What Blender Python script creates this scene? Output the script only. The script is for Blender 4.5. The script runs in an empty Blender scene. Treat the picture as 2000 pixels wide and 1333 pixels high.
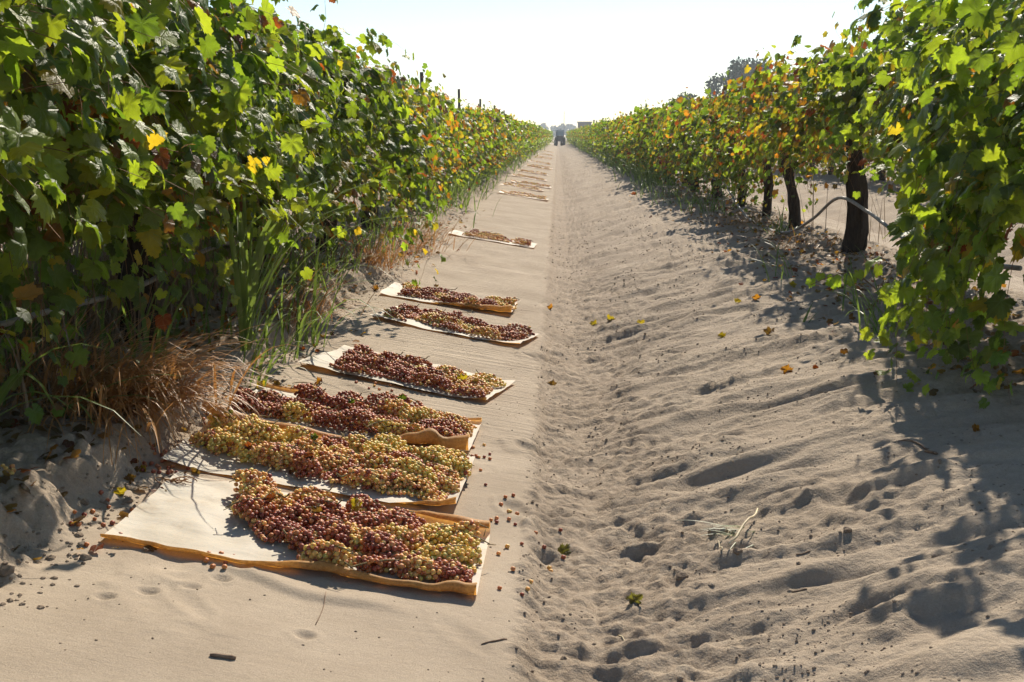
import bpy, math, random
import numpy as np
from mathutils import Vector, Matrix

R = math.radians
sc = bpy.context.scene
COL = sc.collection

# ------------------------------------------------------------------ camera
CAM_H, FPX, PITCH, YAW = 1.15, 2300.0, R(9.89), R(2.19)
cam_d = bpy.data.cameras.new('camera')
cam = bpy.data.objects.new('camera', cam_d)
COL.objects.link(cam)
cam.location = (0, 0, CAM_H)
cam.rotation_euler = (R(90) - PITCH, 0, YAW)
cam_d.sensor_width = 36.0
cam_d.lens = 36.0 * FPX / 2000.0
cam_d.clip_start, cam_d.clip_end = 0.05, 6000
sc.camera = cam

# ------------------------------------------------------------------ light
SUN_AZ, SUN_EL = R(13), R(37)
world = bpy.data.worlds.new('World')
sc.world = world
world.use_nodes = True
wn = world.node_tree
sky = wn.nodes.new('ShaderNodeTexSky')
sky.sky_type = 'NISHITA'
sky.sun_disc = False
sky.sun_elevation, sky.sun_rotation = SUN_EL, SUN_AZ
sky.air_density, sky.dust_density, sky.ozone_density = 1.0, 0.1, 1.0
bg = wn.nodes['Background']
bg.inputs['Strength'].default_value = 0.088
wn.links.new(sky.outputs[0], bg.inputs[0])
S = Vector((math.sin(SUN_AZ) * math.cos(SUN_EL), math.cos(SUN_AZ) * math.cos(SUN_EL), math.sin(SUN_EL)))
sun_d = bpy.data.lights.new('sun', 'SUN')
sun_d.energy, sun_d.angle, sun_d.color = 5.0, R(0.55), (1.0, 0.91, 0.77)
sun = bpy.data.objects.new('sun', sun_d)
COL.objects.link(sun)
sun.rotation_euler = S.to_track_quat('Z', 'Y').to_euler()
sc.view_settings.view_transform = 'Standard'
sc.view_settings.look = 'None'
sc.view_settings.gamma = 1
sc.view_settings.use_curve_mapping = False
sc.view_settings.exposure = 0.56
sc.render.engine = 'CYCLES'
sc.cycles.use_denoising = True
sc.cycles.adaptive_threshold = 0.03
sc.cycles.max_bounces = 7
sc.cycles.transmission_bounces = 4
sc.cycles.transparent_max_bounces = 6
sc.cycles.volume_bounces = 0

# ------------------------------------------------------------------ helpers
rng = np.random.default_rng(7)
random.seed(7)

def gnoise(x, y, seed=0):
    x = np.asarray(x, float); y = np.asarray(y, float)
    xi = np.floor(x); yi = np.floor(y)
    fx = x - xi; fy = y - yi
    xi = xi.astype(np.int64); yi = yi.astype(np.int64)
    def g(ix, iy, dx, dy):
        h = (ix * 374761393 + iy * 668265263 + seed * 1442695041) & 0x7fffffff
        h = ((h ^ (h >> 13)) * 1274126177) & 0x7fffffff
        h = h ^ (h >> 16)
        a = (h % 65536) / 65536.0 * 2 * np.pi
        return np.cos(a) * dx + np.sin(a) * dy
    u = fx * fx * fx * (fx * (fx * 6 - 15) + 10); v = fy * fy * fy * (fy * (fy * 6 - 15) + 10)
    a = g(xi, yi, fx, fy); b = g(xi + 1, yi, fx - 1, fy)
    c = g(xi, yi + 1, fx, fy - 1); d = g(xi + 1, yi + 1, fx - 1, fy - 1)
    return 1.5 * ((a * (1 - u) + b * u) * (1 - v) + (c * (1 - u) + d * u) * v)

def sstep(a, b, x):
    t = np.clip((x - a) / (b - a), 0, 1)
    return t * t * (3 - 2 * t)

def mesh_np(name, V, F, mat, smooth=False, attrs=None):
    V = np.asarray(V, np.float32); F = np.asarray(F, np.int32)
    me = bpy.data.meshes.new(name)
    n, k = F.shape
    me.vertices.add(len(V)); me.vertices.foreach_set('co', V.ravel())
    me.loops.add(n * k); me.loops.foreach_set('vertex_index', F.ravel())
    me.polygons.add(n)
    me.polygons.foreach_set('loop_start', np.arange(0, n * k, k, dtype=np.int32))
    me.polygons.foreach_set('use_smooth', np.full(n, smooth))
    for an, (ty, arr) in (attrs or {}).items():
        at = me.attributes.new(an, ty, 'POINT')
        at.data.foreach_set({'FLOAT': 'value', 'FLOAT_VECTOR': 'vector', 'FLOAT_COLOR': 'color'}[ty], np.asarray(arr, np.float32).ravel())
    me.update(calc_edges=True)
    if mat: me.materials.append(mat)
    return me

def link(name, data, parent=None, loc=None):
    o = bpy.data.objects.new(name, data)
    COL.objects.link(o)
    if parent is not None: o.parent = parent
    if loc is not None: o.location = loc
    return o

def tag(o, label=None, cat=None, group=None, kind=None):
    if label: o['label'] = label
    if cat: o['category'] = cat
    if group: o['group'] = group
    if kind: o['kind'] = kind
    return o

class MB:
    """collects shapes for one mesh"""
    def __init__(s): s.v = []; s.f = []
    def tube(s, pts, rads, n=6, jit=0, cap=True, strips=None):
        pts = [Vector(p) for p in pts]
        b = len(s.v); N = len(pts)
        up = Vector((0.31, 0.2, 0.93))
        for i, p in enumerate(pts):
            t = (pts[min(i + 1, N - 1)] - pts[max(i - 1, 0)]).normalized()
            a = t.cross(up if abs(t.dot(up)) < .95 else Vector((1, 0, 0))).normalized(); c = t.cross(a)
            r = rads[i] if hasattr(rads, '__len__') else rads
            for k in range(n):
                q = 2 * math.pi * k / n
                rr = r * (1 + (random.uniform(-jit, jit) if jit else 0) + (strips[(k + i // 3) % n] if strips else 0))
                s.v.append(tuple(p + a * math.cos(q) * rr + c * math.sin(q) * rr))
        for i in range(N - 1):
            for k in range(n):
                s.f.append((b + i * n + k, b + i * n + (k + 1) % n, b + (i + 1) * n + (k + 1) % n, b + (i + 1) * n + k))
        if cap:
            s.f.append(tuple(b + k for k in range(n))[::-1]); s.f.append(tuple(b + (N - 1) * n + k for k in range(n)))
        return s
    def box(s, x0, x1, y0, y1, z0, z1):
        b = len(s.v)
        s.v += [(x, y, z) for z in (z0, z1) for y in (y0, y1) for x in (x0, x1)]
        s.f += [tuple(b + i for i in q) for q in ((0, 2, 3, 1), (4, 5, 7, 6), (0, 1, 5, 4), (2, 6, 7, 3), (0, 4, 6, 2), (1, 3, 7, 5))]
        return s
    def prism(s, poly, x0, x1):
        b = len(s.v); n = len(poly)
        s.v += [(x0, y, z) for y, z in poly] + [(x1, y, z) for y, z in poly]
        s.f += [tuple(range(b, b + n))[::-1], tuple(range(b + n, b + 2 * n))]
        s.f += [(b + i, b + (i + 1) % n, b + n + (i + 1) % n, b + n + i) for i in range(n)]
        return s
    def build(s, name, mat, parent=None, smooth=True, loc=None):
        me = bpy.data.meshes.new(name); me.from_pydata(s.v, [], s.f)
        me.polygons.foreach_set('use_smooth', [smooth] * len(me.polygons))
        me.materials.append(mat)
        return link(name, me, parent, loc)

# ------------------------------------------------------------------ materials
def new_mat(name):
    m = bpy.data.materials.new(name); m.use_nodes = True
    nt = m.node_tree
    return m, nt, nt.nodes['Principled BSDF'], nt.nodes['Material Output']

def N(nt, ty, **kw):
    n = nt.nodes.new(ty)
    for k, v in kw.items():
        if k.startswith('i_'): n.inputs[k[2:]].default_value = v
        else: setattr(n, k, v)
    return n

def ramp(nt, stops):
    r = nt.nodes.new('ShaderNodeValToRGB'); e = r.color_ramp.elements
    while len(e) < len(stops): e.new(0.5)
    for el, (p, c) in zip(e, stops): el.position = p; el.color = (*c, 1)
    return r

def simple_mat(name, c1, c2, scale=20, rough=0.8, bump=0.3, dist=0.01, stretch=None, spec=0.2):
    m, nt, bs, out = new_mat(name); L = nt.links.new
    tc = N(nt, 'ShaderNodeTexCoord'); mp = N(nt, 'ShaderNodeMapping')
    if stretch: mp.inputs['Scale'].default_value = stretch
    L(tc.outputs['Object'], mp.inputs[0])
    nz = N(nt, 'ShaderNodeTexNoise', i_Scale=scale, i_Detail=6.0, i_Roughness=0.65); L(mp.outputs[0], nz.inputs['Vector'])
    rp = ramp(nt, [(0.3, c1), (0.7, c2)]); L(nz.outputs['Fac'], rp.inputs[0]); L(rp.outputs[0], bs.inputs['Base Color'])
    bs.inputs['Roughness'].default_value = rough; bs.inputs['Specular IOR Level'].default_value = spec
    if bump:
        b = N(nt, 'ShaderNodeBump', i_Strength=bump, i_Distance=dist); L(nz.outputs['Fac'], b.inputs['Height']); L(b.outputs[0], bs.inputs['Normal'])
    return m

# sand
M_SAND, nt, bs, out = new_mat('sand'); L = nt.links.new
tc = N(nt, 'ShaderNodeTexCoord')
big = N(nt, 'ShaderNodeTexNoise', i_Scale=2.3, i_Detail=6.0, i_Roughness=0.6); L(tc.outputs['Object'], big.inputs['Vector'])
fine = N(nt, 'ShaderNodeTexNoise', i_Scale=260.0, i_Detail=3.0, i_Roughness=0.7); L(tc.outputs['Object'], fine.inputs['Vector'])
mid = N(nt, 'ShaderNodeTexNoise', i_Scale=45.0, i_Detail=8.0, i_Roughness=0.62); L(tc.outputs['Object'], mid.inputs['Vector'])
r1 = ramp(nt, [(0.32, (0.335, 0.268, 0.198)), (0.68, (0.43, 0.350, 0.264))]); L(big.outputs['Fac'], r1.inputs[0])
r2 = ramp(nt, [(0.3, (0.78, 0.77, 0.76)), (0.62, (1.08, 1.08, 1.08))]); L(fine.outputs['Fac'], r2.inputs[0])
mul = N(nt, 'ShaderNodeMix', data_type='RGBA', blend_type='MULTIPLY'); mul.inputs[0].default_value = 0.8
L(r1.outputs[0], mul.inputs[6]); L(r2.outputs[0], mul.inputs[7])
# earthy soil under vines and in furrow; on the bank, painted relief shade
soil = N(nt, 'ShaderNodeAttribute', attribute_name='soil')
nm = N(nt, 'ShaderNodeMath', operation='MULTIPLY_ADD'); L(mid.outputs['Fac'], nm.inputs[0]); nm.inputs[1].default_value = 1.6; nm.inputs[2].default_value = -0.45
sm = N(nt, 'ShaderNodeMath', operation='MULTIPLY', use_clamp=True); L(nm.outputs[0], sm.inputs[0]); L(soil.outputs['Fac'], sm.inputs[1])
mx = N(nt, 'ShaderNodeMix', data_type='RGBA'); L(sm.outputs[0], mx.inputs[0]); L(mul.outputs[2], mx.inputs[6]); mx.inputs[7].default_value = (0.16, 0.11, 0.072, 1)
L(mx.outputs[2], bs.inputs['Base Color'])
bs.inputs['Roughness'].default_value = 0.95; bs.inputs['Specular IOR Level'].default_value = 0.12
# scraper lines on the terrace
mp = N(nt, 'ShaderNodeMapping'); mp.inputs['Scale'].default_value = (1.6, 34.0, 1.0); mp.inputs['Rotation'].default_value = (0, 0, R(4)); L(tc.outputs['Object'], mp.inputs[0])
scr = N(nt, 'ShaderNodeTexNoise', i_Scale=1.0, i_Detail=4.0, i_Roughness=0.65); L(mp.outputs[0], scr.inputs['Vector'])
ter = N(nt, 'ShaderNodeAttribute', attribute_name='terrace')
sm2 = N(nt, 'ShaderNodeMath', operation='MULTIPLY'); L(scr.outputs['Fac'], sm2.inputs[0]); L(ter.outputs['Fac'], sm2.inputs[1])
b1 = N(nt, 'ShaderNodeBump', i_Strength=0.75, i_Distance=0.03); L(sm2.outputs[0], b1.inputs['Height'])
rg = N(nt, 'ShaderNodeMath', operation='SUBTRACT', use_clamp=True); rg.inputs[0].default_value = 1.25; fla = N(nt, 'ShaderNodeAttribute', attribute_name='flat'); L(fla.outputs['Fac'], rg.inputs[1])
b2 = N(nt, 'ShaderNodeBump', i_Distance=0.012); L(mid.outputs['Fac'], b2.inputs['Height']); L(b1.outputs[0], b2.inputs['Normal'])
rs = N(nt, 'ShaderNodeMath', operation='MULTIPLY'); L(rg.outputs[0], rs.inputs[0]); rs.inputs[1].default_value = 0.9; L(rs.outputs[0], b2.inputs['Strength'])
b3 = N(nt, 'ShaderNodeBump', i_Strength=0.5, i_Distance=0.003); L(fine.outputs['Fac'], b3.inputs['Height']); L(b2.outputs[0], b3.inputs['Normal'])
L(b3.outputs[0], bs.inputs['Normal'])

# leaves: colour comes from each leaf, veins and edge wear from its own plane coordinates
def leaf_mat(name, trans=0.54, rough=0.42):
    m, nt, bs, out = new_mat(name); L = nt.links.new
    ac = N(nt, 'ShaderNodeAttribute', attribute_name='leafcol')
    luv = N(nt, 'ShaderNodeAttribute', attribute_name='luv')
    sx = N(nt, 'ShaderNodeSeparateXYZ'); L(luv.outputs['Vector'], sx.inputs[0])
    # palmate veins: five rays from the petiole
    at2 = N(nt, 'ShaderNodeMath', operation='ARCTAN2'); L(sx.outputs['X'], at2.inputs[0]); L(sx.outputs['Y'], at2.inputs[1])
    dv = N(nt, 'ShaderNodeMath', operation='PINGPONG'); L(at2.outputs[0], dv.inputs[0]); dv.inputs[1].default_value = 0.46
    fl2 = N(nt, 'ShaderNodeCombineXYZ'); L(sx.outputs['X'], fl2.inputs[0]); L(sx.outputs['Y'], fl2.inputs[1])
    ln = N(nt, 'ShaderNodeVectorMath', operation='LENGTH'); L(fl2.outputs[0], ln.inputs[0])
    dd = N(nt, 'ShaderNodeMath', operation='MULTIPLY'); L(dv.outputs[0], dd.inputs[0]); L(ln.outputs['Value'], dd.inputs[1])
    vn = N(nt, 'ShaderNodeMapRange'); L(dd.outputs[0], vn.inputs['Value']); vn.inputs['From Min'].default_value = 0.012; vn.inputs['From Max'].default_value = 0.05; vn.inputs['To Min'].default_value = 1; vn.inputs['To Max'].default_value = 0
    nz = N(nt, 'ShaderNodeTexNoise', i_Scale=3.5, i_Detail=5.0, i_Roughness=0.65); L(luv.outputs['Vector'], nz.inputs['Vector'])
    geo = N(nt, 'ShaderNodeNewGeometry')
    pn = N(nt, 'ShaderNodeTexNoise', i_Scale=23.0, i_Detail=3.0); L(geo.outputs['Position'], pn.inputs['Vector'])
    rp = ramp(nt, [(0.25, (0.72, 0.72, 0.72)), (0.75, (1.25, 1.22, 1.1))]); L(pn.outputs['Fac'], rp.inputs[0])
    m1 = N(nt, 'ShaderNodeMix', data_type='RGBA', blend_type='MULTIPLY'); m1.inputs[0].default_value = 1; L(ac.outputs['Color'], m1.inputs[6]); L(rp.outputs[0], m1.inputs[7])
    # dry edge
    ed = N(nt, 'ShaderNodeMath', operation='MULTIPLY_ADD'); L(ln.outputs['Value'], ed.inputs[0]); ed.inputs[1].default_value = 1.0; L(nz.outputs['Fac'], ed.inputs[2])
    er = N(nt, 'ShaderNodeMapRange'); L(ed.outputs[0], er.inputs['Value']); er.inputs['From Min'].default_value = 1.36; er.inputs['From Max'].default_value = 1.62; er.inputs['To Max'].default_value = 0.5
    m2 = N(nt, 'ShaderNodeMix', data_type='RGBA'); L(er.outputs[0], m2.inputs[0]); L(m1.outputs[2], m2.inputs[6]); m2.inputs[7].default_value = (0.26, 0.15, 0.035, 1)
    m3 = N(nt, 'ShaderNodeMix', data_type='RGBA'); L(vn.outputs[0], m3.inputs[0]); L(m2.outputs[2], m3.inputs[6]); m3.inputs[7].default_value = (0.14, 0.19, 0.06, 1)
    mvf = N(nt, 'ShaderNodeMath', operation='MULTIPLY'); L(vn.outputs[0], mvf.inputs[0]); mvf.inputs[1].default_value = 0.5; L(mvf.outputs[0], m3.inputs[0])
    # paler underside
    bf = N(nt, 'ShaderNodeMath', operation='MULTIPLY'); L(geo.outputs['Backfacing'], bf.inputs[0]); bf.inputs[1].default_value = 0.35
    m4 = N(nt, 'ShaderNodeMix', data_type='RGBA'); L(bf.outputs[0], m4.inputs[0]); L(m3.outputs[2], m4.inputs[6]); m4.inputs[7].default_value = (0.14, 0.17, 0.10, 1)
    L(m4.outputs[2], bs.inputs['Base Color'])
    bs.inputs['Roughness'].default_value = rough; bs.inputs['Specular IOR Level'].default_value = 0.35
    vh = N(nt, 'ShaderNodeMath', operation='MULTIPLY_ADD'); L(vn.outputs[0], vh.inputs[0]); vh.inputs[1].default_value = -.35; L(nz.outputs['Fac'], vh.inputs[2])
    bmp = N(nt, 'ShaderNodeBump', i_Strength=0.6, i_Distance=0.008); L(vh.outputs[0], bmp.inputs['Height']); L(bmp.outputs[0], bs.inputs['Normal'])
    tr = N(nt, 'ShaderNodeBsdfTranslucent')
    tm = N(nt, 'ShaderNodeMix', data_type='RGBA', blend_type='MULTIPLY'); tm.inputs[0].default_value = 1; L(m2.outputs[2], tm.inputs[6]); tm.inputs[7].default_value = (2.6, 2.5, 0.75, 1)
    L(tm.outputs[2], tr.inputs[0])
    ms = N(nt, 'ShaderNodeMixShader'); ms.inputs[0].default_value = trans
    L(bs.outputs[0], ms.inputs[1]); L(tr.outputs[0], ms.inputs[2]); L(ms.outputs[0], out.inputs['Surface'])
    return m
M_LEAF = leaf_mat('vine_leaf')

def blade_mat(name, c1, c2, trans, tcol):
    m, nt, bs, out = new_mat(name); L = nt.links.new
    geo = N(nt, 'ShaderNodeNewGeometry')
    ri = N(nt, 'ShaderNodeTexNoise', i_Scale=14.0, i_Detail=3.0); L(geo.outputs['Position'], ri.inputs['Vector'])
    rp = ramp(nt, [(0.3, c1), (0.7, c2)]); L(ri.outputs['Fac'], rp.inputs[0]); L(rp.outputs[0], bs.inputs['Base Color'])
    bs.inputs['Roughness'].default_value = 0.45; bs.inputs['Specular IOR Level'].default_value = 0.4
    tr = N(nt, 'ShaderNodeBsdfTranslucent'); tr.inputs[0].default_value = (*tcol, 1)
    ms = N(nt, 'ShaderNodeMixShader'); ms.inputs[0].default_value = trans
    L(bs.outputs[0], ms.inputs[1]); L(tr.outputs[0], ms.inputs[2]); L(ms.outputs[0], out.inputs['Surface'])
    return m
M_GRASS = blade_mat('green_blade', (0.05, 0.095, 0.02), (0.11, 0.165, 0.04), 0.35, (0.24, 0.34, 0.05))
M_DRY = blade_mat('dry_blade', (0.32, 0.15, 0.05), (0.48, 0.27, 0.11), 0.3, (0.5, 0.24, 0.07))
M_STALK = blade_mat('dead_stalk', (0.10, 0.07, 0.045), (0.26, 0.19, 0.12), 0.1, (0.3, 0.2, 0.1))

# tray paper: cream, glowing amber where the sun comes through
M_PAPER, nt, bs, out = new_mat('tray_paper'); L = nt.links.new
tc = N(nt, 'ShaderNodeTexCoord')
nz = N(nt, 'ShaderNodeTexNoise', i_Scale=9.0, i_Detail=6.0); L(tc.outputs['Object'], nz.inputs['Vector'])
n2 = N(nt, 'ShaderNodeTexNoise', i_Scale=90.0, i_Detail=4.0, i_Roughness=0.7); L(tc.outputs['Object'], n2.inputs['Vector'])
rp = ramp(nt, [(0.3, (0.84, 0.76, 0.60)), (0.65, (0.92, 0.86, 0.72))]); L(nz.outputs['Fac'], rp.inputs[0]); n4_ = N(nt, 'ShaderNodeTexNoise', i_Scale=6.0, i_Detail=8.0, i_Roughness=0.75); L(tc.outputs['Object'], n4_.inputs['Vector'])
st = ramp(nt, [(0.56, (0, 0, 0)), (0.74, (.7, .7, .7))]); L(n4_.outputs['Fac'], st.inputs[0])
smx = N(nt, 'ShaderNodeMix', data_type='RGBA'); L(st.outputs[0], smx.inputs[0]); L(rp.outputs[0], smx.inputs[6]); smx.inputs[7].default_value = (.52, .42, .29, 1)
und = N(nt, 'ShaderNodeNewGeometry'); umx = N(nt, 'ShaderNodeMix', data_type='RGBA'); L(und.outputs['Backfacing'], umx.inputs[0]); L(smx.outputs[2], umx.inputs[6])
ukr = ramp(nt, [(0.3, (.40, .20, .055)), (0.7, (.62, .36, .12))]); L(n2.outputs['Fac'], ukr.inputs[0]); L(ukr.outputs[0], umx.inputs[7])
L(umx.outputs[2], bs.inputs['Base Color'])
bs.inputs['Roughness'].default_value = 0.6; bs.inputs['Specular IOR Level'].default_value = 0.25
wr = N(nt, 'ShaderNodeMapping'); wr.inputs['Scale'].default_value = (5, 16, 5); wr.inputs['Rotation'].default_value = (0, 0, R(12)); L(tc.outputs['Object'], wr.inputs[0])
n3 = N(nt, 'ShaderNodeTexNoise', i_Scale=1.0, i_Detail=4.0); L(wr.outputs[0], n3.inputs['Vector'])
b = N(nt, 'ShaderNodeBump', i_Strength=0.5, i_Distance=0.012); L(n3.outputs['Fac'], b.inputs['Height']); L(b.outputs[0], bs.inputs['Normal'])
tr = N(nt, 'ShaderNodeBsdfTranslucent')
rt = ramp(nt, [(0.3, (0.40, 0.15, 0.02)), (0.65, (0.75, 0.38, 0.07))]); L(n2.outputs['Fac'], rt.inputs[0]); L(rt.outputs[0], tr.inputs[0])
ms = N(nt, 'ShaderNodeMixShader'); ms.inputs[0].default_value = 0.42
L(bs.outputs[0], ms.inputs[1]); L(tr.outputs[0], ms.inputs[2]); L(ms.outputs[0], out.inputs['Surface'])

M_BERRY, nt, bs, out = new_mat('grape_skin'); L = nt.links.new
ac = N(nt, 'ShaderNodeAttribute', attribute_name='leafcol')
geo = N(nt, 'ShaderNodeNewGeometry')
bn = N(nt, 'ShaderNodeTexNoise', i_Scale=140.0, i_Detail=3.0); L(geo.outputs['Position'], bn.inputs['Vector'])
rp = ramp(nt, [(0.35, (0.78, 0.78, 0.8)), (0.7, (1.15, 1.12, 1.1))]); L(bn.outputs['Fac'], rp.inputs[0])
m1 = N(nt, 'ShaderNodeMix', data_type='RGBA', blend_type='MULTIPLY'); m1.inputs[0].default_value = 1; L(ac.outputs['Color'], m1.inputs[6]); L(rp.outputs[0], m1.inputs[7])
L(m1.outputs[2], bs.inputs['Base Color'])
bs.inputs['Subsurface Weight'].default_value = 0.75
bs.inputs['Subsurface Radius'].default_value = (1.0, 0.55, 0.25)
bs.inputs['Subsurface Scale'].default_value = 0.012
bs.inputs['Roughness'].default_value = 0.5; bs.inputs['Specular IOR Level'].default_value = 0.28

M_BARK = simple_mat('vine_bark', (0.018, 0.013, 0.010), (0.07, 0.05, 0.035), 14, 0.95, 1.0, 0.02, (6, 6, 1))
M_CANE = simple_mat('cane', (0.16, 0.085, 0.04), (0.26, 0.15, 0.07), 30, 0.7, 0.2)
M_TWIG = simple_mat('twig', (0.14, 0.09, 0.06), (0.30, 0.21, 0.14), 40, 0.85, 0.4, 0.003)
M_STRAW = simple_mat('straw', (0.50, 0.40, 0.24), (0.66, 0.55, 0.36), 30, 0.6, 0.1)
M_STEM = simple_mat('grape_stem', (0.13, 0.10, 0.035), (0.22, 0.15, 0.06), 60, 0.7, 0.2, 0.002)
M_HOSE = simple_mat('grey_hose', (0.13, 0.12, 0.11), (0.26, 0.245, 0.23), 25, 0.5, 0.1, 0.002, None, 0.4)
M_WOOD = simple_mat('weathered_post', (0.06, 0.05, 0.04), (0.16, 0.13, 0.10), 20, 0.9, 0.6, 0.01, (8, 8, 1))
M_WIRE = simple_mat('wire', (0.16, 0.15, 0.14), (0.25, 0.24, 0.23), 20, 0.45, 0)
M_CLOD = simple_mat('dirt_clod', (0.17, 0.125, 0.088), (0.33, 0.255, 0.185), 60, 0.95, 0.6, 0.004)
M_CLODW = simple_mat('pale_clod', (0.26, 0.205, 0.15), (0.38, 0.31, 0.235), 60, 0.95, 0.6, 0.004)

# ------------------------------------------------------------------ terrain
ROW_L, ROW_R = -1.75, 2.2
PER = ROW_R - ROW_L
_px = np.array([-1.75, -1.45, -1.34, -1.255, -1.20, -0.62, -0.08, -0.03, 0.12, 0.27, 0.7, 1.15, 1.45, 1.8, 2.2])
_pz = np.array([0.30, 0.30, 0.275, 0.178, 0.166, 0.076, -0.012, -0.05, -0.075, -0.045, 0.065, 0.185, 0.225, 0.25, 0.30])
_tx = np.linspace(ROW_L, ROW_R, 1600)
_tz = np.interp(_tx, _px, _pz)
_k = np.hanning(23); _k /= _k.sum()
_tz = np.convolve(np.concatenate([_tz[-60:], _tz, _tz[:60]]), _k, 'same')[60:-60]

def lane(x): return (np.asarray(x, float) - ROW_L) % PER + ROW_L
def profile(x, wob=0):
    l = lane(x)
    e = np.exp(-((l + 1.28) / 0.12) ** 2)
    return np.interp(np.clip(l + e * wob, ROW_L, ROW_R), _tx, _tz)

# footprints and trampled holes on the trodden side and in the furrow
_fr = random.Random(21)
PRINTS = []
for i in range(30):
    y = 3.0 + 19 * _fr.random() ** 1.6
    x = _fr.uniform(0.22, 1.5) if _fr.random() < 0.8 else _fr.uniform(-0.02, 0.3)
    PRINTS.append((x, y, _fr.uniform(0.04, 0.07), _fr.uniform(0.07, 0.12), _fr.uniform(-1.9, -.9) if _fr.random() < .7 else _fr.uniform(-.6, .6), _fr.uniform(0.006, 0.018)))
PRINTS += [(0.02, 3.35, .05, .09, .9, .016), (-.12, 3.55, .05, .08, .4, .014), (-.04, 4.3, .07, .12, 1.3, .02), (-.08, 6.15, .09, .06, .2, .025)]
for i in range(22):      # faint scuffs on the smooth terrace
    PRINTS.append((_fr.uniform(-1.1, -.1), 2.2 + 5 * _fr.random(), _fr.uniform(.03, .06), _fr.uniform(.07, .14), _fr.uniform(-1.9, 1.9), _fr.uniform(.002, .006)))

def ground(x, y):
    x = np.asarray(x, float); y = np.asarray(y, float)
    shp = np.broadcast(x, y).shape
    x = np.broadcast_to(x, shp); y = np.broadcast_to(y, shp)
    l = lane(x)
    fade = sstep(160, 60, y)
    wob = 0.04 * gnoise(x / .3, y / .15, 3) + 0.022 * gnoise(x / .12, y / .055, 4) + 0.07 * gnoise(x * 0, y / 1.3, 5)
    z = profile(x, wob * (np.abs(x) < 3))
    terr = sstep(-1.26, -1.19, l) * (1 - sstep(-0.12, -0.05, l + .035 * gnoise(x * 0 + 3, y / .35, 6) + .015 * gnoise(x * 0, y / .09, 16)))
    bank = sstep(0.12, 0.42, l) * (1 - sstep(1.75, 2.1, l))
    fur = sstep(-0.10, -0.02, l) * (1 - sstep(0.2, 0.45, l))
    berm = np.clip(1 - terr - bank - fur, 0, 1)
    yr = y - 0.10 * x; xr = x + 0.10 * y
    n1 = gnoise(xr / .62 + .35 * gnoise(x / .4, y / .4, 30), yr / .27, 10)
    n2 = gnoise(xr / .42, yr / .125 + .5 * gnoise(x / .3, y / .3, 31), 11)
    n3 = gnoise(xr / .12, yr / .062, 12)
    n4 = gnoise(x / .045, y / .032, 13)
    ridge = lambda n: np.abs(n) * 1.5 - .45
    patch = sstep(-.35, .45, gnoise(x / .7, y / .6, 14))
    n5 = gnoise(xr / .75 + .5 * n2, yr / .085 + .6 * n1, 17)
    n6 = gnoise(x / .025, y / .02, 18)
    zb = 0.040 * n1 + 0.020 * ridge(n2) + 0.010 * ridge(n3) * patch + 0.008 * n4 * patch + .014 * n5 + .005 * n3 + .005 * n6 * patch
    zf = 0.015 * n1 + 0.013 * ridge(n2) + 0.012 * n3 + 0.010 * n4 + .006 * n6
    zt = 0.009 * gnoise(x / .6, y / .4, 20) + 0.0012 * gnoise(x / .15, y / .12, 21) + 0.0022 * gnoise(x / .7, y / .035 + .6 * gnoise(x / .5, y / .5, 23), 22) * sstep(2.9, 5.5, y)
    ze = 0.022 * gnoise(x / .4, y / .3, 24) + 0.012 * gnoise(x / .14, y / .12, 25) + 0.012 * (0.4 - np.abs(gnoise(x / .08, y / .07, 26)) * 1.4) + 0.016 * n4 + .007 * n6
    z = z + fade * (bank * zb + fur * zf + terr * zt + berm * ze)
    # printed features (first lane only)
    near = (y < 24) & (np.abs(x) < 2.0)
    if near.any():
        dz = np.zeros(shp)
        xs, ys = x[near], y[near]; acc = np.zeros(xs.shape)
        for (px, py, a, b, ro, dep) in PRINTS:
            m = (np.abs(xs - px) < .4) & (np.abs(ys - py) < .4)
            if not m.any(): continue
            dx, dy = xs[m] - px, ys[m] - py
            c, s_ = math.cos(ro), math.sin(ro)
            q = np.sqrt(((dx * c + dy * s_) / a) ** 2 + ((-dx * s_ + dy * c) / b) ** 2)
            q = q * (1 + .35 * gnoise(xs[m] / .05, ys[m] / .05, 71)); acc[m] += -dep * (1 - sstep(.2, 1.1, q)) + dep * .5 * np.exp(-((q - 1.3) / .3) ** 2)
        # low step in front of the first tray, swirls behind the third, dimples of small feet
        def step(x0, y0, x1, y1, h, w, tail):
            t = np.clip((xs - x0) / (x1 - x0), 0, 1)
            yc = y0 + (y1 - y0) * t + .02 * np.sin(t * 9)
            d = ys - yc
            return h * np.exp(-((xs - (x0 + x1) / 2) / (abs(x1 - x0) * .42)) ** 4) * sstep(-w, w, d) * (1 - sstep(w, tail, d))
        acc += step(-.86, 2.70, -.34, 2.60, .011, .018, .10)
        acc += step(-.93, 4.86, -.60, 4.62, .013, .02, .12) + step(-.80, 4.60, -.62, 4.55, .008, .015, .09)
        acc += step(-.55, 4.38, -.38, 4.42, .014, .02, .1)
        for (px, py) in ((-.93, 2.52), (-.85, 2.58), (-.80, 2.66), (-1.0, 2.45), (-.55, 2.43), (-.77, 2.74)):
            q = np.hypot((xs - px) / .021, (ys - py) / .016)
            acc += -.009 * np.exp(-q ** 4) + .003 * np.exp(-((q - 1.5) / .4) ** 2)
        dz[near] = acc
        z = z + dz
    z = np.where(np.abs(x) > 14, 0.1, z)
    return z

def zg(x, y): return float(ground(np.array([x]), np.array([y]))[0])

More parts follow.
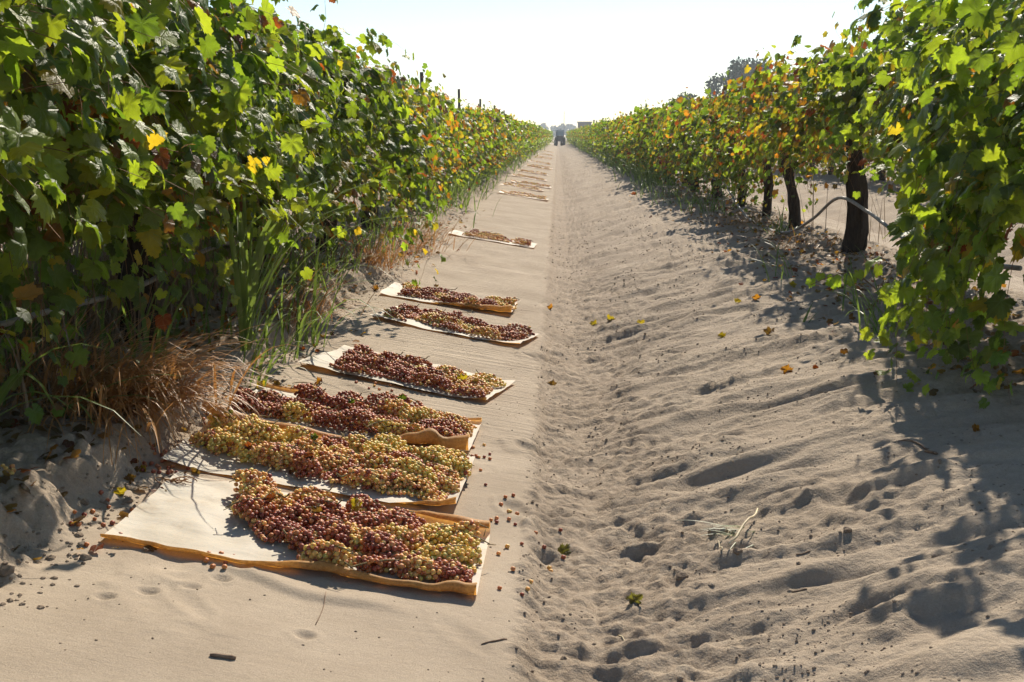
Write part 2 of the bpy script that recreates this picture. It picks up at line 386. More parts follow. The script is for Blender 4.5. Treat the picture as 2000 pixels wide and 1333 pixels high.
def P(px, py, z=None):
    """world point on the ground seen at a pixel of the 2000 px photograph; used to read positions off the photo"""
    Rm = cam.rotation_euler.to_matrix()
    d = Rm @ Vector(((px - 1000) / FPX, -(py - 666.5) / FPX, -1))
    zz = 0.1 if z is None else z
    for _ in range(6):
        t = (zz - CAM_H) / d.z
        p = Vector((0, 0, CAM_H)) + d * t
        if z is None: zz = float(profile(np.array([p.x]))[0])
        else: break
    return p

ys = [-40, -15, -5, 0, 0.8, 1.3]
y = 1.6
while y < 10: ys.append(y); y *= 1.0040
while y < 170: ys.append(y); y *= 1.0085
ys += [190, 230, 300, 450, 700, 1100, 1800, 3000]
xs = list(np.arange(-1.5, 1.95, 0.0086))
g = 0.012; x = xs[-1]
right = []
while x < 14: x += g; right.append(x); g *= 1.035
left = []
g = 0.012; x = xs[0]
while x > -14: x -= g; left.append(x); g *= 1.035
xs = [-3000, -900, -300, -90, -30] + left[::-1] + xs + right + [30, 90, 300, 900, 3000]
GX, GY = np.meshgrid(np.array(xs), np.array(ys))
GZ = ground(GX, GY)
nx, ny = len(xs), len(ys)
idx = np.arange(nx * ny).reshape(ny, nx)
F = np.stack([idx[:-1, :-1], idx[:-1, 1:], idx[1:, 1:], idx[1:, :-1]], -1).reshape(-1, 4)
l = lane(GX)
flat = sstep(-1.26, -1.19, l) * (1 - sstep(-0.12, -0.05, l + .03 * gnoise(GX * 0 + 3, GY / .35, 6))); terr = flat * (.07 + .93 * sstep(3.2, 6, GY))
soil = np.clip(1 - sstep(-1.36, -1.12, l) + sstep(1.35, 1.75, l + .15 * gnoise(GX / .5, GY / .5, 40)), 0, 1) * .8 + .85 * sstep(-.12, -.04, l) * (1 - sstep(.15, .6, l)) + .36 * sstep(.1, .5, l)  # last term tints the bank darker, standing in for shade of its relief
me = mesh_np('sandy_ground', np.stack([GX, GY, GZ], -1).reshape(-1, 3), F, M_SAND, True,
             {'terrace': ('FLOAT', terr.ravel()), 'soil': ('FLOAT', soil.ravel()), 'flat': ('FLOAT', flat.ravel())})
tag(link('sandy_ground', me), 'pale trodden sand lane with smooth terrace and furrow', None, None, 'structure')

# ------------------------------------------------------------------ vine leaves
def leaf_outline(n, seed=0, teeth=0.07):
    r_ = random.Random(seed)
    A = np.array([0, 27, 52, 84, 112, 140, 163, 180]) * math.pi / 180
    Rr = np.array([1.0, .74, .9, .63, .72, .60, .42, .10])
    a = np.linspace(-math.pi, math.pi, n, endpoint=False)
    rr = np.interp(np.abs(a), A, Rr)
    if teeth: rr = rr * (1 + teeth * np.where(np.arange(n) % 2 == 0, 1, -1)) * (1 + .05 * np.array([r_.uniform(-1, 1) for _ in a]))
    x = np.sin(a) * rr; y = np.cos(a) * rr
    V = np.zeros((n + 1, 3)); V[1:, 0] = x; V[1:, 1] = y
    V[0, 1] = .12
    return V

def leaf_template(n, seed, teeth=.07):
    r_ = random.Random(seed * 7 + 1)
    V = leaf_outline(n, seed, teeth)
    x, y = V[:, 0], V[:, 1]
    r2 = x * x + y * y; a = np.arctan2(x, y)
    V[:, 2] = r_.uniform(.05, .4) * np.abs(x) - r_.uniform(.1, .45) * r2 + r_.uniform(.03, .12) * np.sin(3 * a + r_.uniform(0, 6)) * r2 + r_.uniform(-.15, .15) * x * y
    luv = V.copy(); luv[:, 2] = r_.uniform(0, 30)
    F = np.array([(0, 1 + (i + 1) % n, 1 + i) for i in range(n)])
    return V, F, luv

PAL = {'dark': (.056, .084, .019), 'green': (.088, .142, .026), 'lime': (.158, .210, .034), 'yellow': (.27, .215, .03),
       'orange': (.25, .115, .025), 'red': (.14, .036, .018), 'brown': (.125, .072, .036), 'faded': (.085, .085, .045)}
def leaf_colour(r_, autumn):
    u = r_.random()
    if autumn < 0:  # negative autumn: sunlit brightness put into the leaf colour as extra lime
        k = r_.choices(['lime', 'green', 'yellow'], [.66, .325, .015])[0]
    elif u < autumn * .8:
        k = r_.choices(['yellow', 'orange', 'red', 'brown', 'lime'], [.30, .24, .15, .21, .2])[0]
    else:
        k = r_.choices(['dark', 'green', 'lime', 'yellow'], [.32, .44, .19, .05])[0]
    c = PAL[k]; j = r_.uniform(.78, 1.22)
    return (c[0] * j * r_.uniform(.9, 1.12), c[1] * j, c[2] * j), k

def leaf_template_fine(seed, crumple=False):
    """leaf with an inner ring, cupped and rippled along its veins"""
    n = 44; r_ = random.Random(seed * 13 + 5)
    O = leaf_outline(n, seed, .075)[1:]
    c = np.array([0, .12, 0.])
    rings = [np.array([c]), c + (O - c) * .38, c + (O - c) * .72, O]
    V = np.concatenate(rings)
    x, y = V[:, 0].copy(), V[:, 1].copy(); r2 = x * x + y * y; a = np.arctan2(x, y); rr = np.sqrt(r2)
    V[:, 2] = r_.uniform(.1, .5) * np.abs(x) - r_.uniform(.15, .55) * r2 + r_.uniform(.05, .14) * np.sin(3 * a + r_.uniform(0, 6)) * rr + r_.uniform(-.25, .25) * x * y + .055 * np.cos(a * 6.83) * rr + .04 * np.sin(11 * x + 7 * y + seed)
    if crumple:
        V[:, 2] = .55 * np.abs(x) ** 1.3 + .5 * (y - .3) ** 2 + .16 * np.sin(5 * x + 4 * y + seed) + .1 * np.sin(9 * x - 7 * y + seed); V[:, 0] = x * .72
    luv = np.stack([x, y, np.full(len(x), r_.uniform(0, 30))], 1)
    F = [(0, 1 + (i + 1) % n, 1 + i) for i in range(n)]
    for k in range(2):
        b0, b1 = 1 + k * n, 1 + (k + 1) * n
        for i in range(n):
            j = (i + 1) % n
            F += [(b0 + i, b0 + j, b1 + j), (b0 + i, b1 + j, b1 + i)]
    return V, np.array(F), luv

TEMPL = {3: [leaf_template_fine(s) for s in range(9)] + [leaf_template_fine(s + 40, True) for s in range(7)], 0: [leaf_template(34, s) for s in range(7)], 1: [leaf_template(14, s, 0.0) for s in range(5)], 2: [leaf_template(7, s, 0.0) for s in range(4)]}

def frame(n, t):
    n = Vector(n).normalized(); t = Vector(t); t = (t - n * n.dot(t)).normalized(); c = t.cross(n)
    return np.array(((c.x, t.x, n.x), (c.y, t.y, n.y), (c.z, t.z, n.z)))

def grow(r_, ncane, zlow, ztop=1.85, out=.6, lane_side=1, half=1.1, step=.062, autumn_fn=lambda p: .2, extra=(), size=1.0, dro=1.0, sprays=0, limep=.3):
    """canes of one vine: returns leaves (pos, normal, tip, size, colour) and cane polylines, relative to the trunk foot"""
    leaves, lines = [], []; bseed = r_.uniform(0, 90)
    def cane(p0, p1, p2, step=step, sz=1.0, autumn=None, clip=False):
        p0, p1, p2 = map(np.array, (p0, p1, p2))
        ln = np.linalg.norm(p1 - p0) + np.linalg.norm(p2 - p1)
        n = max(4, int(ln / step)); pts = []
        wob = np.array([r_.gauss(0, .05) for _ in range(3)])
        for i in range(n + 1):
            t = i / n
            p = (1 - t) ** 2 * p0 + 2 * t * (1 - t) * p1 + t * t * p2 + wob * math.sin(t * 6)
            pts.append(p)
            if t < .12: continue
            o = np.array([r_.gauss(0, .05), r_.gauss(0, .05), r_.gauss(0, .04)])
            q = p + o
            if clip and q[2] < zlow - .05: q[2] = zlow + r_.uniform(-.05, .1)
            if clip and float(gnoise(q[1] / .30 + bseed, q[2] / .24 + q[0] * 1.5, 57)) < -.20: continue      # dark hollows between the clumps
            outward = np.array([np.sign(q[0]) if abs(q[0]) > .05 else r_.choice((-1, 1)), 0, 0])
            nrm = outward * r_.uniform(.2, 1) + np.array([r_.gauss(0, .45), r_.gauss(-.1, .5), r_.uniform(.1, .9)])
            tip = np.array([0, 0, -1.0]) * r_.uniform(.3, 1.2) + outward * r_.uniform(0, .7) + np.array([r_.gauss(0, .3), r_.gauss(0, .5), 0])
            a = autumn_fn(q) if autumn is None else autumn
            c, k = leaf_colour(r_, a)
            s = r_.uniform(.040, .074) * sz * size * (1 - .45 * max(0, t - .6) / .4) * (.85 if k in ('red', 'brown') else 1)
            leaves.append((q, nrm, tip, s, c))
        lines.append(pts)
    for i in range(ncane):
        sd = lane_side if r_.random() < .62 else -lane_side
        y0 = r_.uniform(-half, half)
        bulge = 1 + .55 * float(gnoise(y0 / .32 + bseed, sd * 3.3, 55)); tb = ztop + .27 * float(gnoise(y0 / .42 + bseed, 7.7, 56))
        p0 = (r_.uniform(-.12, .12), y0, r_.uniform(.75, 1.0) + .45 * r_.random() * min(1, ztop / 1.6))
        u = r_.random()
        if u < .17:
            top = tb + r_.gauss(-.04, .17)
            p2 = (p0[0] + r_.uniform(-.1, .25) * sd, y0 + r_.gauss(0, .2), top)
            p1 = (p0[0] + sd * .1, y0, (p0[2] + top) / 2 + .1)
        elif u < .62:
            o = out * bulge * r_.uniform(.5, 1.1)
            p1 = (sd * o * .6, y0 + r_.gauss(0, .15), min(tb + .08, p0[2] + r_.uniform(.3, .65)))
            p2 = (sd * o, y0 + r_.gauss(0, .35), r_.uniform(max(zlow, .45), 1.25))
        else:
            o = out * bulge * r_.uniform(.45, 1.05) * dro
            p1 = (sd * o * 1.0, y0 + r_.gauss(0, .15), p0[2] + r_.uniform(.0, .2))
            p2 = (sd * o * r_.uniform(.8, 1.1), y0 + r_.gauss(0, .3), zlow + r_.uniform(0, .4))
        cane(p0, p1, p2, clip=True)
    for q in range(30 if dro < .8 else 0):      # inner skirt of leaves hanging under the head
        y0 = r_.uniform(-half, half); sg = r_.choice((-1, 1)) if r_.random() < .5 else lane_side
        cane((sg * .05, y0, .95), (sg * .3, y0, .85), (sg * r_.uniform(.05, .38), y0 + r_.gauss(0, .15), r_.uniform(.02, .3)), .05, 1.0, .25)
    for q in range(sprays):      # side shoots towards the lane, many with sunlight put into their lime colour
        y0 = r_.uniform(-half, half); z0 = r_.uniform(zlow + (.5 if dro < .6 else .25), ztop - .1); o = lane_side * out
        cane((o * .35, y0, z0), (o * .8, y0 + r_.gauss(0, .1), z0 + r_.uniform(.12, .3)), (o * r_.uniform(1.1, 1.55), y0 + r_.gauss(-.05, .2), z0 + r_.uniform(-.25, .1)), 0.034, r_.uniform(.85, 1.1) * (1.22 if limep > .5 else 1), -1 if r_.random() < limep else autumn_fn((0, y0, z0)))
    for e in extra: cane(*e)
    return leaves, lines

def foliage_mesh(name, leaves, lod, seed=0):
    r_ = random.Random(seed)
    T = TEMPL[lod]
    Vs, Fs, Cs, Us = [], [], [], []; b = 0
    for (p, n, t, s, c) in leaves:
        V, F_, luv = T[r_.randrange(min(len(T), 7))]
        M = frame(n, t)
        Vs.append((V * s) @ M.T + p); Fs.append(F_ + b); b += len(V)
        Cs.append(np.tile(np.array([*c, 1.0]), (len(V), 1))); Us.append(luv + np.array([0, 0, r_.uniform(0, 20)]))
    return mesh_np(name, np.concatenate(Vs), np.concatenate(Fs), M_LEAF, True,
                   {'leafcol': ('FLOAT_COLOR', np.concatenate(Cs)), 'luv': ('FLOAT_VECTOR', np.concatenate(Us))})

# single leaf meshes shared by the leaves that are parts of their own
LEAFM = {}
def single_leaf(colour, r_, crumpled=False):
    key = (r_.randrange(7) + 9 if crumpled else r_.randrange(9), tuple(round(v * 16) for v in (min(colour[0], .4) ** .5, min(colour[1], .4) ** .5, min(colour[2], .2) ** .5)))
    if key not in LEAFM:
        V, F_, luv = TEMPL[3][key[0]]
        LEAFM[key] = mesh_np('leaf', V, F_, M_LEAF, True, {'leafcol': ('FLOAT_COLOR', np.tile(np.array([*colour, 1.0]), (len(V), 1))), 'luv': ('FLOAT_VECTOR', luv)})
    return LEAFM[key]

def add_leaf(parent, p, n, t, s, c, r_, name='leaf', crumpled=False):
    o = link(name, single_leaf(c, r_, crumpled), parent)
    M = frame(n, t) * s
    o.matrix_local = Matrix([[*M[0], p[0]], [*M[1], p[1]], [*M[2], p[2]], [0, 0, 0, 1]])
    return o

def cane_mesh(lines, maxn=400, r0=.0018):
    m = MB()
    for pts in lines[:maxn]:
        q = pts[::3] + [pts[-1]]
        m.tube(q, [r0 * (1 - .6 * i / len(q)) for i in range(len(q))], 3, cap=False)
    return m

def trunk_mb(r_, h=.95, r0=.085, lean=(0, 0)):
    m = MB(); pts = []; rads = []
    n = 12
    for i in range(n + 1):
        t = i / n
        pts.append((lean[0] * t + .03 * math.sin(t * 5 + r_.uniform(-.3, .3)), lean[1] * t + .03 * math.cos(t * 4), -.12 + (h + .12) * t))
        rads.append(r0 * (1.12 - .35 * t + .35 * max(0, t - .75) * 4 * .5 + r_.uniform(-.12, .14)))
    random.seed(r_.randrange(9999)); m.tube(pts, rads, 14, .10, strips=[r_.uniform(-.22, .22) for _ in range(14)])
    for q in range(10):      # loose bark strips
        a = r_.uniform(0, 6.28); i0 = r_.randrange(0, n - 4); ln = r_.randrange(3, 5)
        m.tube([(pts[i][0] + math.cos(a + .1 * (i - i0)) * rads[i] * 1.03, pts[i][1] + math.sin(a + .1 * (i - i0)) * rads[i] * 1.03, pts[i][2]) for i in range(i0, i0 + ln)], [r0 * .08] + [r0 * .15] * (ln - 2) + [r0 * .06], 4)
    for sd in (-1, 1):      # head arms along the wire
        m.tube([pts[-2], (pts[-1][0] + r_.uniform(-.05, .05), pts[-1][1] + sd * .2, h + .15), (pts[-1][0], pts[-1][1] + sd * .5, h + .3), (0, sd * .8, h + .38)], [r0 * .6, r0 * .45, r0 * .3, r0 * .15], 7, .12)
    return m

ORD = ['nearest', 'second', 'third', 'fourth', 'fifth', 'sixth', 'seventh', 'eighth', 'ninth', 'tenth', 'eleventh', 'twelfth']
VIEW = Vector((0, 0, CAM_H))

def near_vine(x, y, side, seed, lod, nleafobj, label, group, zlow, ncane, r0, lean, autumn, extra=(), ztop=1.85, out=.6, half=1.1, th=.95, size=1.0, dro=1.0, sprays=0, limep=.3):
    """side: +1 when the lane lies towards +x of this vine"""
    r_ = random.Random(seed)
    root = link('grape_vine', None, loc=(x, y, zg(x, y)))
    tag(root, label, 'vine', group)
    trunk_mb(r_, th, r0, lean).build('trunk', M_BARK, root)
    leaves, lines = grow(r_, ncane, zlow, ztop, out, side, half, .062, autumn, extra, size, dro, sprays, limep)
    cane_mesh(lines).build('canes', M_CANE, root)['kind'] = 'stuff'
    if nleafobj:
        base = Vector(root.location)
        def key(lf):
            p = Vector(lf[0]) + base
            return (p - VIEW).length - 2.2 * side * lf[0][0] - .4 * abs(lf[3]) / .06
        leaves.sort(key=key)
        for lf in leaves[:nleafobj]: add_leaf(root, *lf, r_)
        leaves = leaves[nleafobj:]
    f = link('foliage', foliage_mesh('foliage', leaves, lod, seed), root); f['kind'] = 'stuff'
    return root

def aut(base, k=.9, seed=0):
    def fn(p):
        return float(np.clip(base - .12 + k * 1.5 * gnoise(p[1] / .75 + seed * 3.1, p[2] / .6 + seed * 1.7 + p[0], 50), .02, .95))
    return fn

# left row, near part
left_specs = [
    (2.75, 'leafy vine closest on the left with large backlit leaves', .14, 200, 280, 0, .12, ()),
    (4.75, 'broad green vine on the left above the dry brown grass tuft', .12, 215, 300, 0, .16, [((.1, -.5, 1.2), (.7, -.5, 1.3), (.75, -.7, .55), .045, 1.2, -1), ((.1, -.1, 1.0), (.75, -.2, 1.1), (.72, -.3, .5), .045, 1.2, -1), ((.1, -.8, 1.5), (.6, -.9, 1.75), (.72, -1.0, 1.3), .045, 1.25, -1), ((.1, -.9, 1.1), (.7, -1, 1.25), (.72, -1.0, .7), .045, 1.25, -1), ((.1, -.6, .9), (.6, -.6, .95), (.66, -.75, .3), .045, 1.2, -1), ((.1, .3, .9), (.6, .3, .95), (.66, .25, .3), .045, 1.15, -1)]),
    (6.75, 'left vine whose long shoot hangs to the sand behind the tall grass', .14, 190, 280, 0, .22, [*[((.1, .25 + .06 * q, 1.2), (.95, .2 + .08 * q, 1.35), (.90 - .05 * (q % 4), .2 + .06 * q, .0 + .07 * q), .03, 1.0, -1 if q % 2 else .1) for q in range(8)], ((0, -.2, 1.5), (.1, -.2, 1.9), (.12, -.1, 2.08), .05, 1, .1)]),
    (8.75, 'left vine with mixed green and yellow leaves left of the third loaded tray', .1, 165, 160, 0, .56, [((0, .1, 1.5), (.05, .1, 1.9), (.05, .2, 2.0), .05, 1, .2)]),
    (10.8, 'yellowing left vine just before the lone middle tray', .15, 135, 110, 1, .74, ()),
    (12.8, 'rust-speckled left vine beside the lone middle tray', .15, 135, 80, 1, .8, ()),
]
for i, (y, lab, zl, nc, nl, lod, au, ex) in enumerate(left_specs):
    near_vine(ROW_L, y, 1, 100 + i, lod, nl, lab, 'vines in the left row', zl, nc, .07, (0, 0), aut(au, .8, i), ex, 1.48 - .04 * i, .55, dro=(.45, .5, .75, 1, 1, 1)[i], sprays=(36, 40, 32, 24, 16, 12)[i], limep=(.75, .75, .6, .4, .2, .1)[i], size=(1, 1, .92, .9, .9, .9)[i])

right_specs = [
    (2.65, 'right-hand vine at the frame edge, throwing leaf shadows over the near sand', .6, 30, 60, 0, .15, (0, 0), [((-.3, .2, 1.0), (-.75, .1, 1.15), (-.85, .0, .9), .04, 1.1, .1), ((-.3, -.3, 1.1), (-.7, -.4, 1.3), (-.8, -.5, 1.0), .04, 1.1, .1)]),
    (4.75, 'near right vine with low bright leaves trailing over the sand', .45, 170, 300, 0, .12, (.02, .1),
     [*[((-.3, -.6 + .13 * q, .85 + .03 * (q % 5)), (-.80 - .03 * (q % 4), -.75 + .13 * q, .75 + .05 * (q % 3)), (-.64 - .06 * (q % 5), -.8 + .13 * q, -.10 + .06 * (q % 4)), .028, 1.12, -1 if q % 3 else .25) for q in range(9)],
      ((-.3, -.3, .9), (-.8, -.3, .8), (-.80, -.3, .12), .035, 1.25, -1), ((-.3, -.1, .9), (-.68, -.1, .75), (-.70, -.1, .05), .035, 1.25, -1), ((-.3, .1, .8), (-.66, .2, .7), (-.70, .2, .2), .035, 1.2, -1),
      ((-.3, -.4, .9), (-.7, -.45, .75), (-.65, -.45, -.1), .035, 1.2, .03), ((-.3, -.2, .7), (-.6, -.15, .5), (-.68, -.2, -.05), .035, 1.2, .12), ((-.2, .2, .8), (-.7, .2, .6), (-.62, .15, .1), .04, 1.2, .15),
      ((-.2, .5, 1.5), (-.5, .6, 1.9), (-.55, .7, 1.75), .05, 1.1, .02),
      ((-.3, -.5, 1.2), (-.8, -.5, 1.4), (-1.05, -.55, 1.0), .045, 1.3, -1), ((-.3, -.3, 1.1), (-.8, -.3, 1.2), (-1.0, -.25, .8), .045, 1.3, -1), ((-.3, -.8, 1.3), (-.7, -.8, 1.4), (-.85, -.85, 1.0), .045, 1.3, -1), ((-.3, .0, 1.1), (-.8, .0, 1.1), (-.95, .1, .7), .045, 1.3, -1)]),
    (6.75, 'right vine arching above the sagging grey hose nearest the camera', .52, 155, 260, 0, .26, (.05, -.1), [((-.1, .1, 1.4), (-.4, .1, 1.75), (-.52, .1, 1.45), .045, 1.1, .02), ((-.2, .2, 1.2), (-.6, .3, 1.4), (-.62, .3, 1.0), .045, 1.1, .02)]),
    (8.85, 'right vine on a thick dark trunk where the hose peaks', .44, 150, 180, 0, .75, (-.01, 0), [((0, -.2, 1.3), (-.05, -.2, 1.6), (-.12, -.2, 1.80), .035, .8, .3)]),
    (11.0, 'right vine on a leaning slender trunk beside the low hose bend', .40, 130, 120, 1, .75, (-.16, 0), ()),
    (12.6, 'right vine on a short straight trunk just beyond the leaning one', .28, 130, 90, 1, .7, (0, 0), ()),
    (14.4, 'right vine on a paired dark trunk at the far hose end', .18, 130, 70, 1, .65, (0, 0), ()),
]
for i, (y, lab, zl, nc, nl, lod, au, lean, ex) in enumerate(right_specs):
    near_vine(ROW_R, y, -1, 199 + i, lod, nl, lab, 'vines in the right row', zl, nc, (.068 if i == 3 else .046), lean, aut(au, .8, i + 8), ex, 1.69 - .075 * i, (.5, .5, .4, .55, .55, .55, .55)[i], sprays=(8, 22, 20, 16, 12, 10, 8)[i], limep=(.5, .7, .6, .2, .1, .1, .1)[i], dro=(1, 1, 1, 1, 1, .75, .75)[i], size=(1, 1, .95, .9, .9, .9, .9)[i])

# farther vines share a few foliage meshes
def far_variant(seed, lod, ncane, zlow, step, size, au, out):
    r_ = random.Random(seed)
    leaves, lines = grow(r_, ncane, zlow, 1.26, out, 1, 1.15, step, aut(au, .8, seed), (), size, .75, 9, .12)
    return foliage_mesh('foliage', leaves, lod, seed), trunk_mb(r_, .95, .07)
VAR_MID = [far_variant(300 + i, 1, 120, .12, .066, 1.12, .66, .58) for i in range(5)]
VAR_FAR = [far_variant(320 + i, 2, 90, .08, .095, 1.5, .6, .62) for i in range(4)]
TRUNKS = []
for fm, tm in VAR_MID + VAR_FAR:
    o = tm.build('trunk', M_BARK); TRUNKS.append(o.data); bpy.data.objects.remove(o)

def far_row(X, y0, y1, side, row, seed):
    r_ = random.Random(seed); y = y0; k = 7 if row == 'left' else 8
    while y < y1:
        mid_ = y < 34
        j = r_.randrange(5) if mid_ else 5 + r_.randrange(4)
        fm = (VAR_MID + VAR_FAR)[j][0]
        root = link('grape_vine', None, loc=(X + r_.gauss(0, .04), y, float(profile(np.array([X]))[0])))
        sx = side * 1
        root.scale = (sx * r_.uniform(.94, 1.06) * (1.28 if y > 95 else 1), r_.choice((-1, 1)), r_.uniform(.94, 1.06))
        link('trunk', TRUNKS[j], root)
        f = link('foliage', fm, root); f['kind'] = 'stuff'
        if row in ('left', 'right'):
            lab = f'distant green and rust vine in the {row} hedge, beyond the counted near ones' if y > 26 else f'mid-distance {row} row vine with yellow and rust leaves, {ORD[k-1]} along the row'
            tag(root, lab, 'vine', f'vines in the {row} row' if y <= 26 else f'distant vines of the {row} row')
        else:
            tag(root, f'vine of the {row}-hand row glimpsed beyond the nearer hedge', 'vine', f'vines in the {row} row')
        y += 2.05 + r_.gauss(0, .08); k += 1
far_row(ROW_L, 14.85, 142, 1, 'left', 1)
far_row(ROW_R, 16.5, 142, -1, 'right', 2)
far_row(ROW_R + PER, 15, 60, -1, 'next right', 3)
far_row(ROW_L - PER, 7, 40, 1, 'next left', 4)

# ------------------------------------------------------------------ raisin trays
def berry_template(sub):
    import bmesh
    bm = bmesh.new(); bmesh.ops.create_icosphere(bm, subdivisions=sub, radius=1)
    V = np.array([v.co[:] for v in bm.verts]); F_ = np.array([[v.index for v in f.verts] for f in bm.faces]); bm.free()
    return V, F_
BT2, BT1 = berry_template(2), berry_template(1)
BT2 = (BT2[0] * (1 + .10 * gnoise(BT2[0][:, 0] * 2.1, BT2[0][:, 1] * 2.1 + BT2[0][:, 2] * 1.7, 81))[:, None] * np.array([1, .94, 1.04]), BT2[1])
def octa_template():
    V = [np.array(v, float) for v in ((1, 0, 0), (-1, 0, 0), (0, 1, 0), (0, -1, 0), (0, 0, 1), (0, 0, -1))]
    F0 = [(0, 2, 4), (2, 1, 4), (1, 3, 4), (3, 0, 4), (2, 0, 5), (1, 2, 5), (3, 1, 5), (0, 3, 5)]; F_, mid_ = [], {}
    def m(a, b):
        k = (min(a, b), max(a, b))
        if k not in mid_: w = V[a] + V[b]; V.append(w / np.linalg.norm(w)); mid_[k] = len(V) - 1
        return mid_[k]
    for a, b, c in F0:
        d, e, f = m(a, b), m(b, c), m(c, a); F_ += [(a, d, f), (d, b, e), (f, e, c), (d, e, f)]
    V = np.array(V); V = V * (1 + .08 * gnoise(V[:, 0] * 2.1, V[:, 1] * 2.1 + V[:, 2] * 1.7, 81))[:, None] * 1.04
    return V, np.array(F_)
BTO = octa_template()
BCOL = {'red': [(.32, .100, .050), (.38, .140, .062), (.26, .078, .048), (.45, .185, .066), (.32, .100, .062)],
        'amber': [(.66, .42, .13), (.60, .34, .12), (.70, .48, .16), (.54, .27, .11)],
        'green': [(.64, .51, .14), (.70, .53, .14), (.56, .48, .14), (.74, .51, .12)]}
BERRYM = {}
def berry_mesh(kind, j):
    if (kind, j) not in BERRYM:
        V, F_ = BT2
        BERRYM[kind, j] = mesh_np('berry', V, F_, M_BERRY, True, {'leafcol': ('FLOAT_COLOR', np.tile(np.array([*BCOL[kind][j], 1.0]), (len(V), 1)))})
    return BERRYM[kind, j]
def berry_kind(r_, k):
    u = r_.random()
    if k == 'red': return 'red' if u < .91 else 'amber'
    if k == 'amber': return 'amber' if u < .72 else ('green' if u < .86 else 'red')
    return 'green' if u < .8 else ('amber' if u < .96 else 'red')

def tray_z(x): return float(profile(np.array([x]))[0])

class Tray:
    def __init__(s, cx, cy, rot, w=.90, d=.60, front=None, back=None, nu=46, nv=34, seed=0, label='', group='paper drying trays'):
        s.c = (cx, cy); s.rot = rot; s.w = w; s.d = d
        r_ = random.Random(seed)
        us = np.linspace(-w / 2, w / 2, nu); vs = np.linspace(-d / 2, d / 2, nv)
        # finer towards the rolled edges
        vs = np.sign(vs) * (d / 2) * (np.abs(vs) / (d / 2)) ** .7
        U, Vv = np.meshgrid(us, vs)
        fr = np.array([front(u) if front else 0 for u in us / w + .5])[None, :] * (1 + .2 * gnoise(us / .16 + seed * 3, us * 0 + .5, 63) + .12 * gnoise(us / .05 + seed, us * 0 + 1.5, 64))[None, :]
        bk = np.array([back(u) if back else 0 for u in us / w + .5])[None, :] * (1 + .25 * gnoise(us / .16 + seed * 3, us * 0 + 4.5, 63))[None, :]
        fr = fr * .95; bk = bk * 1.35
        def roll(dist, Lr):      # arc length past the fold -> (forward, up)
            r0 = np.maximum(Lr / 4.3, 1e-4)
            ph = np.clip(dist, 0, None) / r0
            return r0 * np.sin(ph), r0 * (1 - np.cos(ph))
        df = (-d / 2 + fr) - Vv; db = Vv - (d / 2 - bk)
        ff, fu = roll(df, fr); bf, bu = roll(db, bk)
        V2 = np.where(df > 0, -d / 2 + fr - ff, np.where(db > 0, d / 2 - bk + bf, Vv))
        Z = np.where(df > 0, fu, 0) + np.where(db > 0, bu, 0)
        c, s_ = math.cos(rot), math.sin(rot)
        X = cx + U * c - V2 * s_; Y = cy + U * s_ + V2 * c
        gz = profile(np.clip(X, -1.19, -.09)) + .012 + (.010 * gnoise(U / .22 + seed * 5, V2 / .3, 60) + .004 * gnoise(U / .09, V2 / .07 + seed, 61))
        # corners lift a little
        cor = (np.abs(U) / (w / 2)) ** 6 * .012 * r_.uniform(.3, 1.5)
        Z = Z + gz + cor
        idx = np.arange(nu * nv).reshape(nv, nu)
        F_ = np.stack([idx[:-1, :-1], idx[:-1, 1:], idx[1:, 1:], idx[1:, :-1]], -1).reshape(-1, 4)
        base = np.array([cx, cy, tray_z(cx)])
        me = mesh_np('paper_tray', np.stack([X, Y, Z], -1).reshape(-1, 3) - base, F_, M_PAPER, True)
        s.o = tag(link('paper_tray', me, loc=base), label, 'tray', group)
    def world(s, u, v):
        c, s_ = math.cos(s.rot), math.sin(s.rot)
        x = s.c[0] + u * c - v * s_; y = s.c[1] + u * s_ + v * c
        return x, y, float(profile(np.array([min(max(x, -1.3), -.05)]))[0]) + .018

